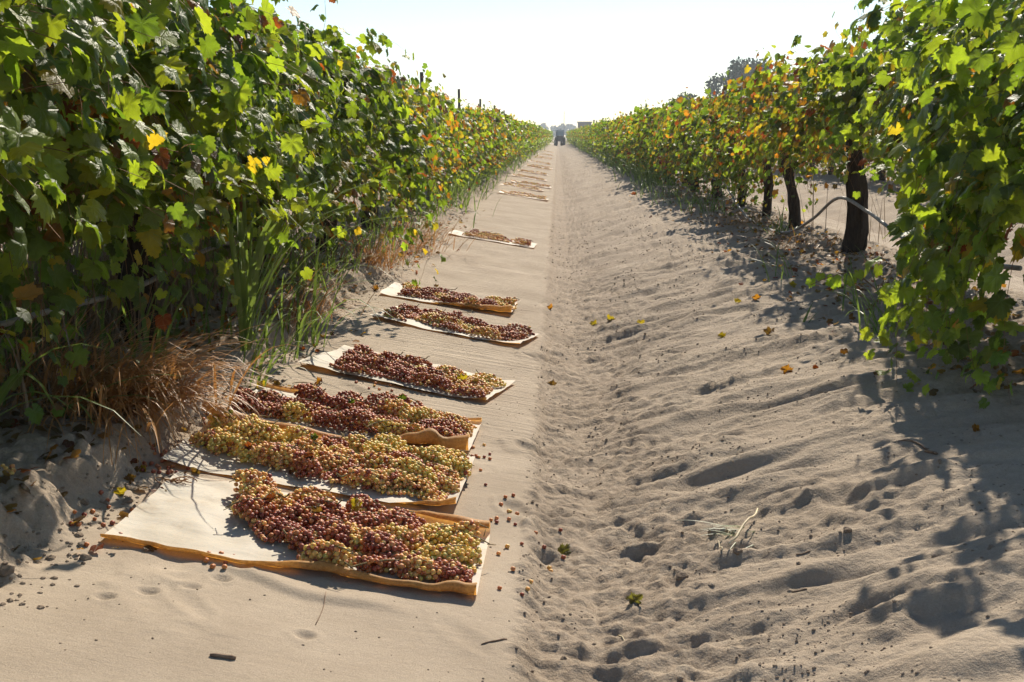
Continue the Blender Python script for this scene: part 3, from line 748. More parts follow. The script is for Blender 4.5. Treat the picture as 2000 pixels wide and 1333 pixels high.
def pile(tray, region, bunches, seed, label_fn, group, single=False, tries=5200, r=.0070, hmul=1.0, low=False):
    """bunches: list of (u, v, kind) in metres on the tray; berries are dropped on the heap of overlapping bunches and belong to the bunch they lie on"""
    r_ = random.Random(seed)
    B = []
    for (u, v, k) in bunches:
        a = r_.uniform(.075, .12); b = r_.uniform(.040, .060); h = r_.uniform(.028, .056) * hmul; th = r_.uniform(-.9, .9)
        B.append((u, v, a, b, h, th, k))
    cell = {}; cs = r * 2
    out = [[] for _ in B]
    g_ = np.random.default_rng(seed)
    UU = g_.uniform(-tray.w / 2, tray.w / 2 + .015, tries); VV = g_.uniform(-tray.d / 2, tray.d / 2, tries)
    NU = UU + .035 * gnoise(UU / .07 + seed, VV / .07, 83); NV = VV + .035 * gnoise(UU / .07 + seed, VV / .07 + 9, 84)      # ragged outline
    for u, v, nu_, nv_ in zip(UU.tolist(), VV.tolist(), NU.tolist(), NV.tolist()):
        if not region(nu_, nv_): continue
        best, bh = -1, 0
        dn, near = 9, 0
        for j, (bu, bv, a, b, h, th, k) in enumerate(B):
            du, dv = u - bu, v - bv
            if abs(du) > .2 or abs(dv) > .2: continue
            p = (du * math.cos(th) + dv * math.sin(th)) / a; q = (-du * math.sin(th) + dv * math.cos(th)) / b
            e = p * p + q * q
            if e < dn: dn, near = e, j
            if e < 1 and h * math.sqrt(1 - e) > bh: bh = h * math.sqrt(1 - e); best = j
        if best < 0: best, bh = near, 0
        if bh < .01 and dn > 1.9: continue
        z = max(r * .9, bh - r * .6 - (r_.random() < .5) * bh * r_.random() + r_.uniform(-.7, .9) * r)
        rr = r * r_.uniform(.85, 1.15)
        key = (int(u // cs), int(v // cs), int(z // cs)); ok = True
        for dx in (-1, 0, 1):
            for dy in (-1, 0, 1):
                for dz in (-1, 0, 1):
                    for (pu, pv, pz) in cell.get((key[0] + dx, key[1] + dy, key[2] + dz), ()):
                        if (pu - u) ** 2 + (pv - v) ** 2 + (pz - z) ** 2 < (1.5 * r) ** 2: ok = False; break
                    if not ok: break
                if not ok: break
            if not ok: break
        if not ok: continue
        cell.setdefault(key, []).append((u, v, z))
        out[best].append((u, v, z, rr, berry_kind(r_, B[best][6])))
    for j, (bu, bv, a, b, h, th, k) in enumerate(B):
        if len(out[j]) < 4: continue
        bx, by, bz = tray.world(bu, bv)
        root = tag(link('grape_bunch', None, loc=(bx, by, bz)), label_fn(j, B[j]), 'grapes', group)
        # stalk lies along the bunch
        c, s_ = math.cos(th + tray.rot), math.sin(th + tray.rot)
        m = MB()
        if bu > 0: c, s_ = -c, -s_
        spts = [(c * a * t, s_ * a * t, h * math.sqrt(max(0, 1 - t * t)) * .95 + .001 + (.02 if t > .7 else 0)) for t in (-.5, -.2, .1, .4, .6, .75)]
        m.tube(spts, [.0015, .002, .0022, .0024, .0024, .0028], 5)
        for t in (-.4, 0, .4):
            q = r_.choice((-1, 1))
            m.tube([(c * a * t, s_ * a * t, h * .8), (c * a * t - s_ * b * .6 * q, s_ * a * t + c * b * .6 * q, h * .6)], .0013, 4)
        m.build('stem', M_STEM, root)
        if single and bv < -.06:      # the nearest bunches: every berry one can pick out
            for (u, v, z, rr, bk) in out[j]:
                x, y, gz = tray.world(u, v)
                o = link('berry', berry_mesh(bk, r_.randrange(len(BCOL[bk]))), root, (x - bx, y - by, gz + z - bz))
                o.scale = (rr, rr, rr * r_.uniform(.95, 1.15)); o.rotation_euler = (r_.uniform(-1, 1), r_.uniform(-1, 1), 0)
        else:
            V0, F0 = BT1 if low else BTO
            Vs, Fs, Cs = [], [], []
            for q, (u, v, z, rr, bk) in enumerate(out[j]):
                x, y, gz = tray.world(u, v)
                a_ = r_.uniform(0, 6.28); ca, sa = math.cos(a_), math.sin(a_); Rz = np.array([[ca, -sa * .6, sa * .8], [sa, ca * .6, -ca * .8], [0, .8, .6]])
                Vs.append((V0 * np.array([1, r_.uniform(.82, 1.0), r_.uniform(.95, 1.2)])) @ Rz.T * rr + np.array([x - bx, y - by, gz + z - bz])); Fs.append(F0 + q * len(V0))
                Cs.append(np.tile(np.array([*r_.choice(BCOL[bk]), 1.0]), (len(V0), 1)))
            o = link('berries', mesh_np('berries', np.concatenate(Vs), np.concatenate(Fs), M_BERRY, True, {'leafcol': ('FLOAT_COLOR', np.concatenate(Cs))}), root)
            o['kind'] = 'stuff'

KN = {'red': 'dusky red', 'amber': 'amber', 'green': 'yellow-green'}
def scatter(r_, region, w, d, n, kind_fn, mind=.085):
    pts = []
    for _ in range(4000):
        u, v = r_.uniform(-w / 2, w / 2), r_.uniform(-d / 2, d / 2)
        if region(u, v) and all(math.hypot(u - p[0], (v - p[1]) * 1.2) > mind for p in pts):
            pts.append((u, v, kind_fn(r_, u, v)))
            if len(pts) == n: break
    return pts

def labeler(bunches, where):
    """names every bunch by colour, its line on the tray and its place in that line"""
    lines = {'front': [], 'middle': [], 'back': []}
    for j, (u, v, k) in enumerate(bunches):
        lines['front' if v < -.08 else ('middle' if v < .08 else 'back')].append((u, j))
    lab = {}
    for ln, lst in lines.items():
        lst.sort()
        for q, (u, j) in enumerate(lst):
            o = 'leftmost' if q == 0 else ('rightmost' if q == len(lst) - 1 else f'{ORD[q]} from left')
            lab[j] = f'{KN[bunches[j][2]]} grape bunch, {o} in {ln} line on {where}'
    return lambda j, b: lab[j]

# first tray: bare white paper on its left third
T1 = Tray(-.655, 3.02, R(-1), .93, .60, lambda u: .026 + .040 * u ** 2 + .007 * math.sin(u * 14), lambda u: .085 * max(0, min(1, (u - .62) * 3.2)), 64, 40, 1,
          'nearest cream paper tray, left third bare, grapes on the rest')
reg1 = lambda u, v: (u > -.19 - .3 * (v + .03) if v > -.03 else u > -.19 + 1.15 * (-.03 - v)) and v > -.225 and u < .45 - .12 * max(0, v) and (v < .23 - max(0, u) * .30)
def k1(r_, u, v):
    if (u < -.14 and v > .04) or (v > .20): return r_.choice(('amber', 'green', 'amber'))
    if .05 < u < .2 and v < -.14: return 'amber'
    if u > .28 and v > -.14: return r_.choice(('green', 'green', 'amber'))
    return r_.choice(('red',) * 8 + ('amber',))
b1_ = scatter(random.Random(11), reg1, .93, .6, 26, k1)
pile(T1, reg1, b1_, 31, labeler(b1_, 'the nearest tray'), 'grape bunches on the nearest tray', True, 34000, hmul=1.28)

T2 = Tray(-.735, 3.68, R(-2), .89, .60, lambda u: .05 * max(0, (u - .78) * 5), lambda u: .12 * max(0, 1 - u * 1.15), 60, 40, 2,
          'second paper tray from the front, covered in yellow-green grapes, back edge curled up amber')
reg2 = lambda u, v: u > -.43 and u < .43 and v > -.25 + .22 * max(0, .15 - u) and v < (.22 if u > .05 else .16)
def k2(r_, u, v):
    if v > .03 or u < -.2: return r_.choice(('green',) * 7 + ('amber',) * 3 + ('red',))
    return r_.choice(('amber', 'amber', 'red', 'red', 'green', 'green'))
b2_ = scatter(random.Random(12), reg2, .89, .6, 30, k2)
pile(T2, reg2, b2_, 32, labeler(b2_, 'the second tray'), 'grape bunches on the second tray', False, 34000, hmul=1.32)

T3 = Tray(-.735, 4.25, R(-3), .87, .56, lambda u: .12 * min(1, max(0, (u - .62) * 5)), lambda u: .03 * (u < .2) + .05 * max(0, (u - .8) * 4), 60, 40, 3,
          'third paper tray from the front, heaped with dark red grapes, amber flap at right')
reg3 = lambda u, v: u > -.42 and u < .42 and v > -.20 and v < .22 and not (u < -.26 and v > .08) and not (u > .14 and v < -.15)
def k3(r_, u, v):
    if u > .05 or (v < -.1 and u > -.2): return r_.choice(('green', 'amber', 'red', 'red'))
    return r_.choice(('red',) * 9 + ('amber',))
b3_ = scatter(random.Random(13), reg3, .87, .56, 26, k3)
pile(T3, reg3, b3_, 33, labeler(b3_, 'the third tray'), 'grape bunches on the third tray', False, 26000, hmul=1.3)

def k_mix(pr): return lambda r_, u, v: 'red' if r_.random() < pr else r_.choice(('amber', 'green'))
T4 = Tray(-.66, 5.20, R(-12), .85, .54, lambda u: .04 * max(0, (u - .9) * 9), None, 48, 30, 4, 'lone paper tray in front of the pair, left corner in vine shade')
reg4 = lambda u, v: -.30 < u < .40 and -.24 < v < .14
b4_ = scatter(random.Random(14), reg4, .9, .54, 18, lambda r_, u, v: ('red' if r_.random() < .8 else 'amber') if u < .05 else r_.choice(('amber', 'green', 'red')))
pile(T4, reg4, b4_, 34, labeler(b4_, 'the fourth tray'), 'grape bunches on the fourth tray', False, 15000, r=.0076)

T5 = Tray(-.57, 6.62, R(-12), .86, .50, lambda u: .02 * max(0, (u - .7) * 2.5), None, 40, 26, 5, 'nearer paper tray of the pair in mid distance, pointed right corner')
reg5 = lambda u, v: -.38 < u < .40 and -.20 < v < .18
b5_ = scatter(random.Random(15), reg5, .92, .5, 16, k_mix(.7))
pile(T5, reg5, b5_, 35, labeler(b5_, 'the fifth tray'), 'grape bunches on the fifth tray', False, 11000, r=.0082)

T6 = Tray(-.69, 7.58, R(-3), .83, .52, lambda u: .12 * max(0, (u - .35) * 1.5), None, 40, 26, 6, 'farther paper tray of the pair with rolled amber front lip')
reg6 = lambda u, v: -.30 < u < .42 and -.2 < v < .2
b6_ = scatter(random.Random(16), reg6, .88, .52, 16, k_mix(.65))
pile(T6, reg6, b6_, 36, labeler(b6_, 'the sixth tray'), 'grape bunches on the sixth tray', False, 11000, r=.0082)

T7 = Tray(-.66, 12.2, R(-3), .88, .52, None, None, 30, 20, 7, 'solitary paper tray standing alone halfway down the terrace')
reg7 = lambda u, v: -.28 < u < .38 and -.2 < v < .2
b7_ = scatter(random.Random(17), reg7, .88, .52, 12, k_mix(.6))
pile(T7, reg7, b7_, 37, labeler(b7_, 'the seventh tray'), 'grape bunches on the seventh tray', False, 4500, r=.009, low=True)

def far_tray(i, y, x, rot, label, blabel, tries):
    t = Tray(x, y, R(rot), .88, .56, None, (lambda u: .04 if u < .2 else 0), 16, 12, 20 + i, label, 'distant paper trays')
    rg = lambda u, v: -.34 < u < .40 and -.22 < v < .22
    r_ = random.Random(60 + i)
    bs_ = scatter(r_, rg, .88, .56, 8, k_mix(.35))
    # too far to tell bunches apart: one heap
    V0, F0 = BT1; Vs, Fs, Cs = [], [], []
    for q in range(tries):
        u, v = r_.uniform(-.34, .4), r_.uniform(-.2, .2)
        h = max(.02, max(.06 * math.sqrt(max(0, 1 - ((u - b[0]) / .11) ** 2 - ((v - b[1]) / .08) ** 2)) for b in bs_))
        x_, y_, z_ = t.world(u, v)
        Vs.append(V0 * .011 + np.array([x_ - t.c[0], y_ - t.c[1], z_ + h - .01 - tray_z(t.c[0])])); Fs.append(F0 + q * len(V0))
        k = r_.choice(['red', 'amber', 'amber', 'amber', 'green']); Cs.append(np.tile(np.array([*r_.choice(BCOL[k]), 1.0]), (len(V0), 1)))
    o = link('grape_heap', mesh_np('grape_heap', np.concatenate(Vs), np.concatenate(Fs), M_BERRY, True, {'leafcol': ('FLOAT_COLOR', np.concatenate(Cs))}), loc=(t.c[0], t.c[1], tray_z(t.c[0])))
    tag(o, blabel, 'grapes', 'grape heaps on distant trays')
far_ys = [21.2, 24.3, 26.3, 29.8, 34.0, 39.5, 41.2, 47, 55.5, 58, 67, 80]
for i, y in enumerate(far_ys):
    if i < 5:
        lab = f'far paper tray, {ORD[i]} beyond the solitary halfway tray'; bl = f'amber grape heap on the {ORD[i]} tray beyond the solitary one'
    else:
        lab = 'tiny distant paper tray near the end of the terrace'; bl = 'tiny orange grape heap near the end of the terrace'
    far_tray(i, y, -.66 + random.Random(i).uniform(-.09, .09), random.Random(i + 50).uniform(-12, 6), lab, bl, 420 if y < 40 else 180)

# ------------------------------------------------------------------ grass
def blade(m, base, az, length, lean, droop, width, seg=7, r_=random):
    """ribbon blade with a keel: grows up, leans and arches over"""
    b = len(m.v); d = Vector((math.cos(az), math.sin(az), 0)); side = Vector((-math.sin(az), math.cos(az), 0))
    p = Vector(base); ang = lean
    for i in range(seg + 1):
        t = i / seg
        w = width * (1 - t ** 1.8) * (.55 + .45 * min(1, t * 4)) * .5 + .0006
        up = d * math.sin(ang) + Vector((0, 0, 1)) * math.cos(ang)
        nrm = d * math.cos(ang) - Vector((0, 0, 1)) * math.sin(ang)
        m.v += [tuple(p - side * w), tuple(p + nrm * w * .35), tuple(p + side * w)]
        p = p + up * (length / seg); ang += droop / seg * (.4 + 1.5 * t)
    for i in range(seg):
        q = b + i * 3
        m.f += [(q, q + 1, q + 4, q + 3), (q + 1, q + 2, q + 5, q + 4)]
    return m

def clump(x, y, n, ln, wd, label, seed, mat=None, az0=None, spread=math.pi, lean=(.05, .6), droop=(.6, 2.2), rad=.06, single=False, group='green grass clumps', cat='grass', name='grass_clump', z=None, seg=7, kindname='blades'):
    r_ = random.Random(seed)
    mat = mat or M_GRASS
    root = tag(link(name, None, loc=(x, y, zg(x, y) if z is None else z)), label, cat, group)
    m = MB()
    for i in range(n):
        az = (r_.uniform(-math.pi, math.pi) if az0 is None else az0 + r_.uniform(-spread, spread))
        bp = (r_.gauss(0, rad * .6), r_.gauss(0, rad * .6), -.02)
        if single: m = MB()
        blade(m, bp, az, r_.uniform(*ln), r_.uniform(*lean), r_.uniform(*droop), r_.uniform(*wd), seg)
        if single: m.build('blade', mat, root)
    if not single:
        o = m.build(kindname, mat, root); o['kind'] = 'stuff'
    return root

# tall broad-bladed grass at the left, in front of the vines
clump(-1.32, 4.85, 18, (.7, 1.25), (.016, .034), 'tall green grass with broad arching blades in front of left vines', 1, single=True, lean=(.05, .5), droop=(.5, 2.4), az0=.2, spread=1.6)
clump(-1.2, 5.5, 17, (.4, .8), (.008, .018), 'fine arching grass just behind the tall broad-bladed clump', 2, single=True, droop=(1, 2.6), az0=.3, spread=1.7)
clump(-1.45, 4.05, 7, (.25, .46), (.014, .024), 'short green shoots rising through the dry brown tuft', 3, single=True, lean=(.05, .4), droop=(.2, 1.4))
clump(-1.22, 4.55, 9, (.25, .5), (.010, .018), 'small green grass right of the dry brown tuft', 4, single=True, lean=(.2, .7), droop=(1, 2.2), az0=0, spread=1.8)
clump(-1.62, 3.05, 5, (.45, .7), (.016, .026), 'long green blades leaning in at the left edge of view', 5, single=True, lean=(.5, .9), droop=(.9, 1.9), az0=-.4, spread=.7)
clump(-1.56, 3.45, 5, (.4, .7), (.014, .022), 'pale arching blades left of the dry brown tuft', 6, single=True, lean=(.6, 1.0), droop=(.6, 1.6), az0=-.3, spread=.8)
# dry drooping tuft
clump(-1.46, 3.68, 600, (.24, .50), (.003, .010), 'dry rust-brown grass tuft drooping over the terrace edge', 7, M_DRY, az0=-.35, spread=1.1, lean=(.5, 1.25), droop=(.9, 2.2), rad=.19, group='dry grass tufts', cat='dry grass', name='dry_grass_tuft')
clump(-1.72, 3.75, 160, (.3, .55), (.003, .006), 'thin dry straw tuft under the nearest left vine', 8, M_DRY, az0=-.2, spread=1.5, lean=(.5, 1.2), droop=(.3, 1.4), rad=.2, group='dry grass tufts', cat='dry grass', name='dry_grass_tuft')
clump(-1.32, 5.75, 150, (.2, .42), (.003, .006), 'brown straw tuft at the foot of the tall green grass', 9, M_DRY, az0=-.3, spread=1.4, lean=(.4, 1.2), droop=(.6, 1.8), rad=.15, group='dry grass tufts', cat='dry grass', name='dry_grass_tuft')
clump(-1.30, 8.3, 160, (.25, .5), (.003, .007), 'rusty dry tuft below the hanging left shoot', 10, M_DRY, az0=-.3, spread=1.4, lean=(.3, 1.0), droop=(.6, 1.8), rad=.2, group='dry grass tufts', cat='dry grass', name='dry_grass_tuft')
clump(-1.28, 10.2, 170, (.25, .5), (.004, .008), 'rusty dry tuft before the solitary tray', 11, M_DRY, az0=-.3, spread=1.4, lean=(.3, 1.0), droop=(.6, 1.8), rad=.25, group='dry grass tufts', cat='dry grass', name='dry_grass_tuft')
r_ = random.Random(77)
lab_l = ['dark green grass under the broad left vine', 'dense low grass behind the brown straw tuft', 'shaded grass under the hanging left shoot', 'arching grass by the second left vine gap', 'bright grass beside the rusty dry tuft', 'grass spilling out just before the solitary tray', 'feathery grass beside the solitary tray', 'tall bright grass past the solitary tray']
for i, yy in enumerate([4.9, 6.5, 7.4, 8.9, 9.8, 11.3, 12.9, 14.6]):
    clump(-1.38 + r_.uniform(-.12, .12), yy, 28, (.28, .6), (.006, .014), lab_l[i], 400 + i, az0=-.1, spread=2.2, lean=(.1, .8), droop=(.6, 2.3), rad=.22)
lab_r = ['small grass tuft beneath the low bright vine leaves', 'grass sprouts by the lone trailing leaf sprig', 'grass sprout in shade before the thick trunk', 'grass around the foot of the leaning trunk', 'grass by the paired trunk and hose end', 'long green grass fringe just past the hose end', 'bushy grass on the right bank in mid distance', 'far right bank grass clump under yellow leaves']
for i, (xx, yy, n) in enumerate([(1.55, 5.55, 26), (1.62, 6.3, 10), (1.50, 7.6, 9), (2.0, 10.6, 26), (1.85, 14.0, 40), (1.7, 15.8, 50), (1.6, 18.0, 50), (1.6, 21.0, 50)]):
    clump(xx, yy, n, (.18, .45), (.005, .012), lab_r[i], 430 + i, az0=math.pi, spread=2.4, lean=(.2, .9), droop=(.5, 2.0), rad=.12 if i < 4 else .3)
clump(1.27, 6.05, 3, (.10, .16), (.010, .016), 'single short green grass shoot alone on the right bank', 450, az0=.4, spread=.3, lean=(.4, .6), droop=(.1, .5), rad=.015, seg=5)
for i, (xx, yy, n) in enumerate([(2.05, 9.6, 90), (1.9, 12.0, 110), (2.35, 7.9, 60)]):
    clump(xx, yy, n, (.12, .32), (.003, .006), ['dry brown litter grass between thick and leaning trunks', 'dry brown grass heap left of the leaning trunk', 'dry stalks behind the thick trunk'][i], 460 + i, M_DRY, lean=(.5, 1.4), droop=(.2, 1.4), rad=.3, group='dry grass tufts', cat='dry grass', name='dry_grass_tuft')
clump(2.55, 9.9, 22, (.4, .75), (.004, .007), 'thin reddish weed stalks standing between the right trunks', 470, M_STALK, lean=(.0, .35), droop=(0, .5), rad=.35, group='weed stalks', cat='weeds', name='weed_stalks')
for i, yy in enumerate([3.0, 4.2, 5.4, 6.6, 7.8]):
    clump(-2.35, yy, 520, (.35, .8), (.006, .016), ['dark fill weeds added at the left edge of the frame', 'dark fill weeds added behind the dry tuft', 'dark fill weeds added behind the tall grass', 'dark fill weeds added under the third left vine', 'dark fill weeds added under the fourth left vine'][i], 510 + i, M_GRASS if i % 2 else M_STALK, lean=(0, .5), droop=(0, 1.4), rad=.5, group='added dark fill weeds', cat='weeds', name='fill_weeds', seg=4)  # weeds added to block the bright lane and darken the gap under the hedge
for i, (yy, lab) in enumerate([(3.7, 'dead upright stalks in shade left of the dry tuft'), (4.6, 'dead upright stalks in shade behind the dry tuft'), (5.5, 'dead upright stalks in shade behind the tall grass'), (6.6, 'dead stalks in shade beneath the third left vine')]):
    clump(-2.08, yy, 420, (.25, .55), (.004, .010), lab, 480 + i, M_STALK, lean=(0, .4), droop=(0, .9), rad=.34, group='weed stalks', cat='weeds', name='weed_stalks')
for i, (xx, yy, h, lab) in enumerate([(-1.5, 21, 1.95, 'tall seed-headed grass stem rising above the left hedge'), (-1.45, 19.5, 1.75, 'thin arching grass stem over the left hedge top')]):
    rt = tag(link('tall_weed', None, loc=(xx, yy, .2)), lab, 'weed', 'tall grass stems'); m = MB()
    for q in range(3):
        pts = [(.12 * q * t + .25 * t ** 3, .1 * q * t, h * (1.0 - .12 * q) * (t - .12 * t ** 4)) for t in np.linspace(0, 1, 8)]
        m.tube(pts, [.004 - .003 * t for t in np.linspace(0, 1, 8)], 4)
    m.build('stalk', M_STALK, rt)
# fringe of grass farther along both rows: nobody could count it
def fringe(name, X, y0, y1, n, seed, az, label):
    r_ = random.Random(seed); m = MB()
    for i in range(n):
        t = r_.random(); yy = y0 * (y1 / y0) ** t
        xx = X + r_.gauss(0, .16)
        blade(m, (xx, yy, float(profile(np.array([xx]))[0]) - .02), az + r_.uniform(-2, 2), r_.uniform(.25, .65), r_.uniform(.1, .8), r_.uniform(.6, 2.2), r_.uniform(.008, .016) * (1 + yy / 45), 4)
    tag(m.build(name, M_GRASS), label, 'grass', None, 'stuff')
fringe('grass_fringe', -1.5, 15, 130, 1300, 91, 0, 'continuous green grass fringe along the far left row foot')
fringe('grass_fringe', 1.8, 21, 130, 1500, 92, math.pi, 'continuous green grass fringe along the far right row foot')

# ------------------------------------------------------------------ trellis and hoses
r_ = random.Random(5)
for i, yy in enumerate([15.4, 21.2, 27.0, 33.0, 39, 45]):
    m = MB(); m.tube([(0, 0, -.2), (.01, 0, .8), (.0, .01, 1.66 + r_.uniform(-.03, .04))], [.028, .026, .024], 7, .08)
    lab = f'dark wooden trellis stake, {ORD[i]} rising above the left hedge' if i < 4 else 'dark trellis stake far along the left hedge'
    tag(m.build('trellis_stake', M_WOOD, None, True, (ROW_L, yy, .28)), lab, 'stake', 'trellis stakes of the left row')
def line(name, pts, r, mat, label, cat, sides=6):
    m = MB(); m.tube(pts, r, sides); tag(m.build(name, mat), label, cat)
line('trellis_wire', [(ROW_L, y, 1.80 - .03 * math.sin(((y - 8.6) % 6.2) / 6.2 * math.pi)) for y in np.arange(2, 50, 1.5)], .0035, M_WIRE, 'thin sagging trellis wire running above the left hedge', 'wire', 4)
def smooth(pts, k=6):
    pts = [Vector(p) for p in pts]; out = []
    for i in range(len(pts) - 1):
        p0, p1, p2, p3 = pts[max(i - 1, 0)], pts[i], pts[i + 1], pts[min(i + 2, len(pts) - 1)]
        for j in range(k):
            t = j / k
            out.append(.5 * ((2 * p1) + (p2 - p0) * t + (2 * p0 - 5 * p1 + 4 * p2 - p3) * t * t + (3 * p1 - p0 - 3 * p2 + p3) * t ** 3))
    return out + [pts[-1]]
line('drip_hose', smooth([(2.02, 5.2, .58), (2.02, 6.2, .52), (2.03, 7.0, .56), (2.06, 8.0, .66), (2.06, 8.78, .70), (2.04, 9.5, .50), (2.02, 10.3, .33), (2.0, 11.1, .28), (2.0, 12.2, .285), (2.02, 13.2, .36), (2.02, 14.1, .52), (2.05, 14.8, .58), (2.05, 17, .6), (2.05, 22, .6)]), .012, M_HOSE, 'grey irrigation hose sagging between the right-hand trunks', 'hose', 8)
line('drip_hose', smooth([(-1.62, 2.6, .62), (-1.62, 3.6, .60), (-1.60, 4.4, .58), (-1.62, 5.4, .63), (-1.66, 6.6, .6), (-1.7, 9, .6)]), .010, M_HOSE, 'grey irrigation hose half hidden under the left vines', 'hose', 8)

# ------------------------------------------------------------------ litter on the sand
def clod_mesh(seed, sub=2, mat=None):
    V, F_ = berry_template(sub); r_ = random.Random(seed)
    V = V * np.array([1, r_.uniform(.7, 1), r_.uniform(.5, .8)])
    n = gnoise(V[:, 0] * 1.7 + seed, V[:, 1] * 1.7 + V[:, 2] * 2.3, seed) * .35 + gnoise(V[:, 0] * 4 + seed, V[:, 1] * 4 + V[:, 2] * 4, seed + 1) * .15
    return mesh_np('dirt_clod', V * (1 + n)[:, None], F_, mat or M_CLOD, False)
CL = [clod_mesh(s) for s in range(5)] + [clod_mesh(s + 9, 2, M_CLODW) for s in range(3)]
def put_clod(x, y, s, label, group, r_):
    o = link('dirt_clod', r_.choice(CL), loc=(x, y, zg(x, y) + s * .08)); o.scale = (s, s, s); o.rotation_euler = (0, 0, r_.uniform(0, 6))
    tag(o, label, 'clod', group)
r_ = random.Random(3)
for (px, py, s, lab) in [(1332, 1118, .018, 'egg-shaped dark clod standing on the sand right of the trays'), (1440, 1083, .014, 'smooth dark clod below the pulled grass wisp'), (1402, 1045, .030, 'large clod half buried under the pulled grass wisp'), (165, 1090, .015, 'rounded clod left of the nearest tray'), (160, 1065, .012, 'darker clod behind the rounded one left of the nearest tray'), (15, 1120, .019, 'large clod at the left edge of the frame'), (262, 958, .013, 'clod beside the back left corner of the nearest tray'), (1389, 1152, .009, 'small square clod below the egg-shaped one'), (1655, 1040, .012, 'dark round clod on the right bank mound'), (1830, 1085, .012, 'dark round clod near the right leaf shadow'), (1155, 905, .010, 'small clod in the furrow left of the bank'), (1100, 1290, .010, 'small clod at the bottom of the furrow')]:
    p = P(px, py); put_clod(p.x, p.y, s, lab, 'notable dirt clods', r_)
for i in range(46):
    y = 2.2 + 4.5 * r_.random() ** 1.4; x = r_.uniform(.0, 1.3)
    put_clod(x, y, r_.uniform(.004, .009), 'small dirt clod scattered over the trodden right side of the lane', 'small clods on the right bank', r_)
for i in range(34):
    y = 2.4 + 3.2 * r_.random(); x = r_.uniform(-1.27, -1.1)
    put_clod(x, y, r_.uniform(.006, .016), 'small dirt clod along the left edge of the terrace', 'small clods on the terrace edge', r_)
def crumbs(name, n, place, size, mats, label, seed):
    r_ = random.Random(seed); V0, F0 = BT1; Vs, Fs = [], []
    pts = [place(r_) for _ in range(n)]
    z = ground(np.array([p[0] for p in pts]), np.array([p[1] for p in pts]))
    for i, (x, y) in enumerate(pts):
        s = size(r_, y); V = V0 * np.array([s * r_.uniform(.7, 1.3), s * r_.uniform(.7, 1.2), s * r_.uniform(.5, .9)]) * (1 + .3 * (np.random.default_rng(i).random((12, 1)) - .5))
        Vs.append(V + np.array([x, y, z[i] + s * .02])); Fs.append(F0 + i * 12)
    o = link(name, mesh_np(name, np.concatenate(Vs), np.concatenate(Fs), mats, False)); tag(o, label, 'crumbs', None, 'stuff')
_pn = lambda x, y: float(gnoise(np.array([x / .35]), np.array([y / .3]), 90)[0])
def pl_bank(r_):
    while True:
        y = 2.1 + 14 * r_.random() ** 2; x = r_.uniform(-.1, 1.5)
        if _pn(x, y) > r_.uniform(-.2, .6): return x, y
def pl_edge(r_): return r_.gauss(-1.22, .06), 2.3 + 14 * r_.random() ** 1.5
def pl_terr(r_): return r_.uniform(-1.2, 0), 2.1 + 6 * r_.random()
crumbs('soil_crumbs', 4200, pl_bank, lambda r_, y: r_.uniform(.001, .004) * (1 + y / 10), M_CLOD, 'countless dark soil crumbs over the furrow and right bank', 1)
crumbs('soil_crumbs', 1500, pl_edge, lambda r_, y: r_.uniform(.002, .008), M_CLOD, 'countless soil crumbs along the left foot of the terrace', 2)
crumbs('soil_crumbs', 520, pl_terr, lambda r_, y: r_.uniform(.0015, .004), M_CLOD, 'sparse fine crumbs on the smooth terrace', 3)

# leaf litter under the vines
def litter(name, n, place, label, seed, sz=(.012, .03)):
    r_ = random.Random(seed); lv = []
    pts = [place(r_) for _ in range(n)]; z = ground(np.array([p[0] for p in pts]), np.array([p[1] for p in pts]))
    for (x, y), zz in zip(pts, z):
        c = PAL[r_.choice(['brown', 'brown', 'brown', 'orange', 'red'])]; j = r_.uniform(.4, 1.1)
        lv.append((np.array([x, y, zz + .012]), np.array([r_.gauss(0, .5), r_.gauss(0, .5), 1]), np.array([r_.gauss(0, 1), r_.gauss(0, 1), 0]), r_.uniform(*sz), tuple(v * j for v in c)))
    tag(link(name, foliage_mesh(name, lv, 1, seed)), label, 'leaf litter', None, 'stuff')
litter('leaf_litter', 1700, lambda r_: (r_.gauss(-1.58, .24), 2.6 + 14 * r_.random() ** 1.3), 'brown leaf litter strewn under the left vines', 1)
litter('leaf_litter', 2000, lambda r_: (r_.gauss(1.95, .28), 4.2 + 16 * r_.random() ** 1.3), 'brown leaf litter strewn under the right vines', 2)

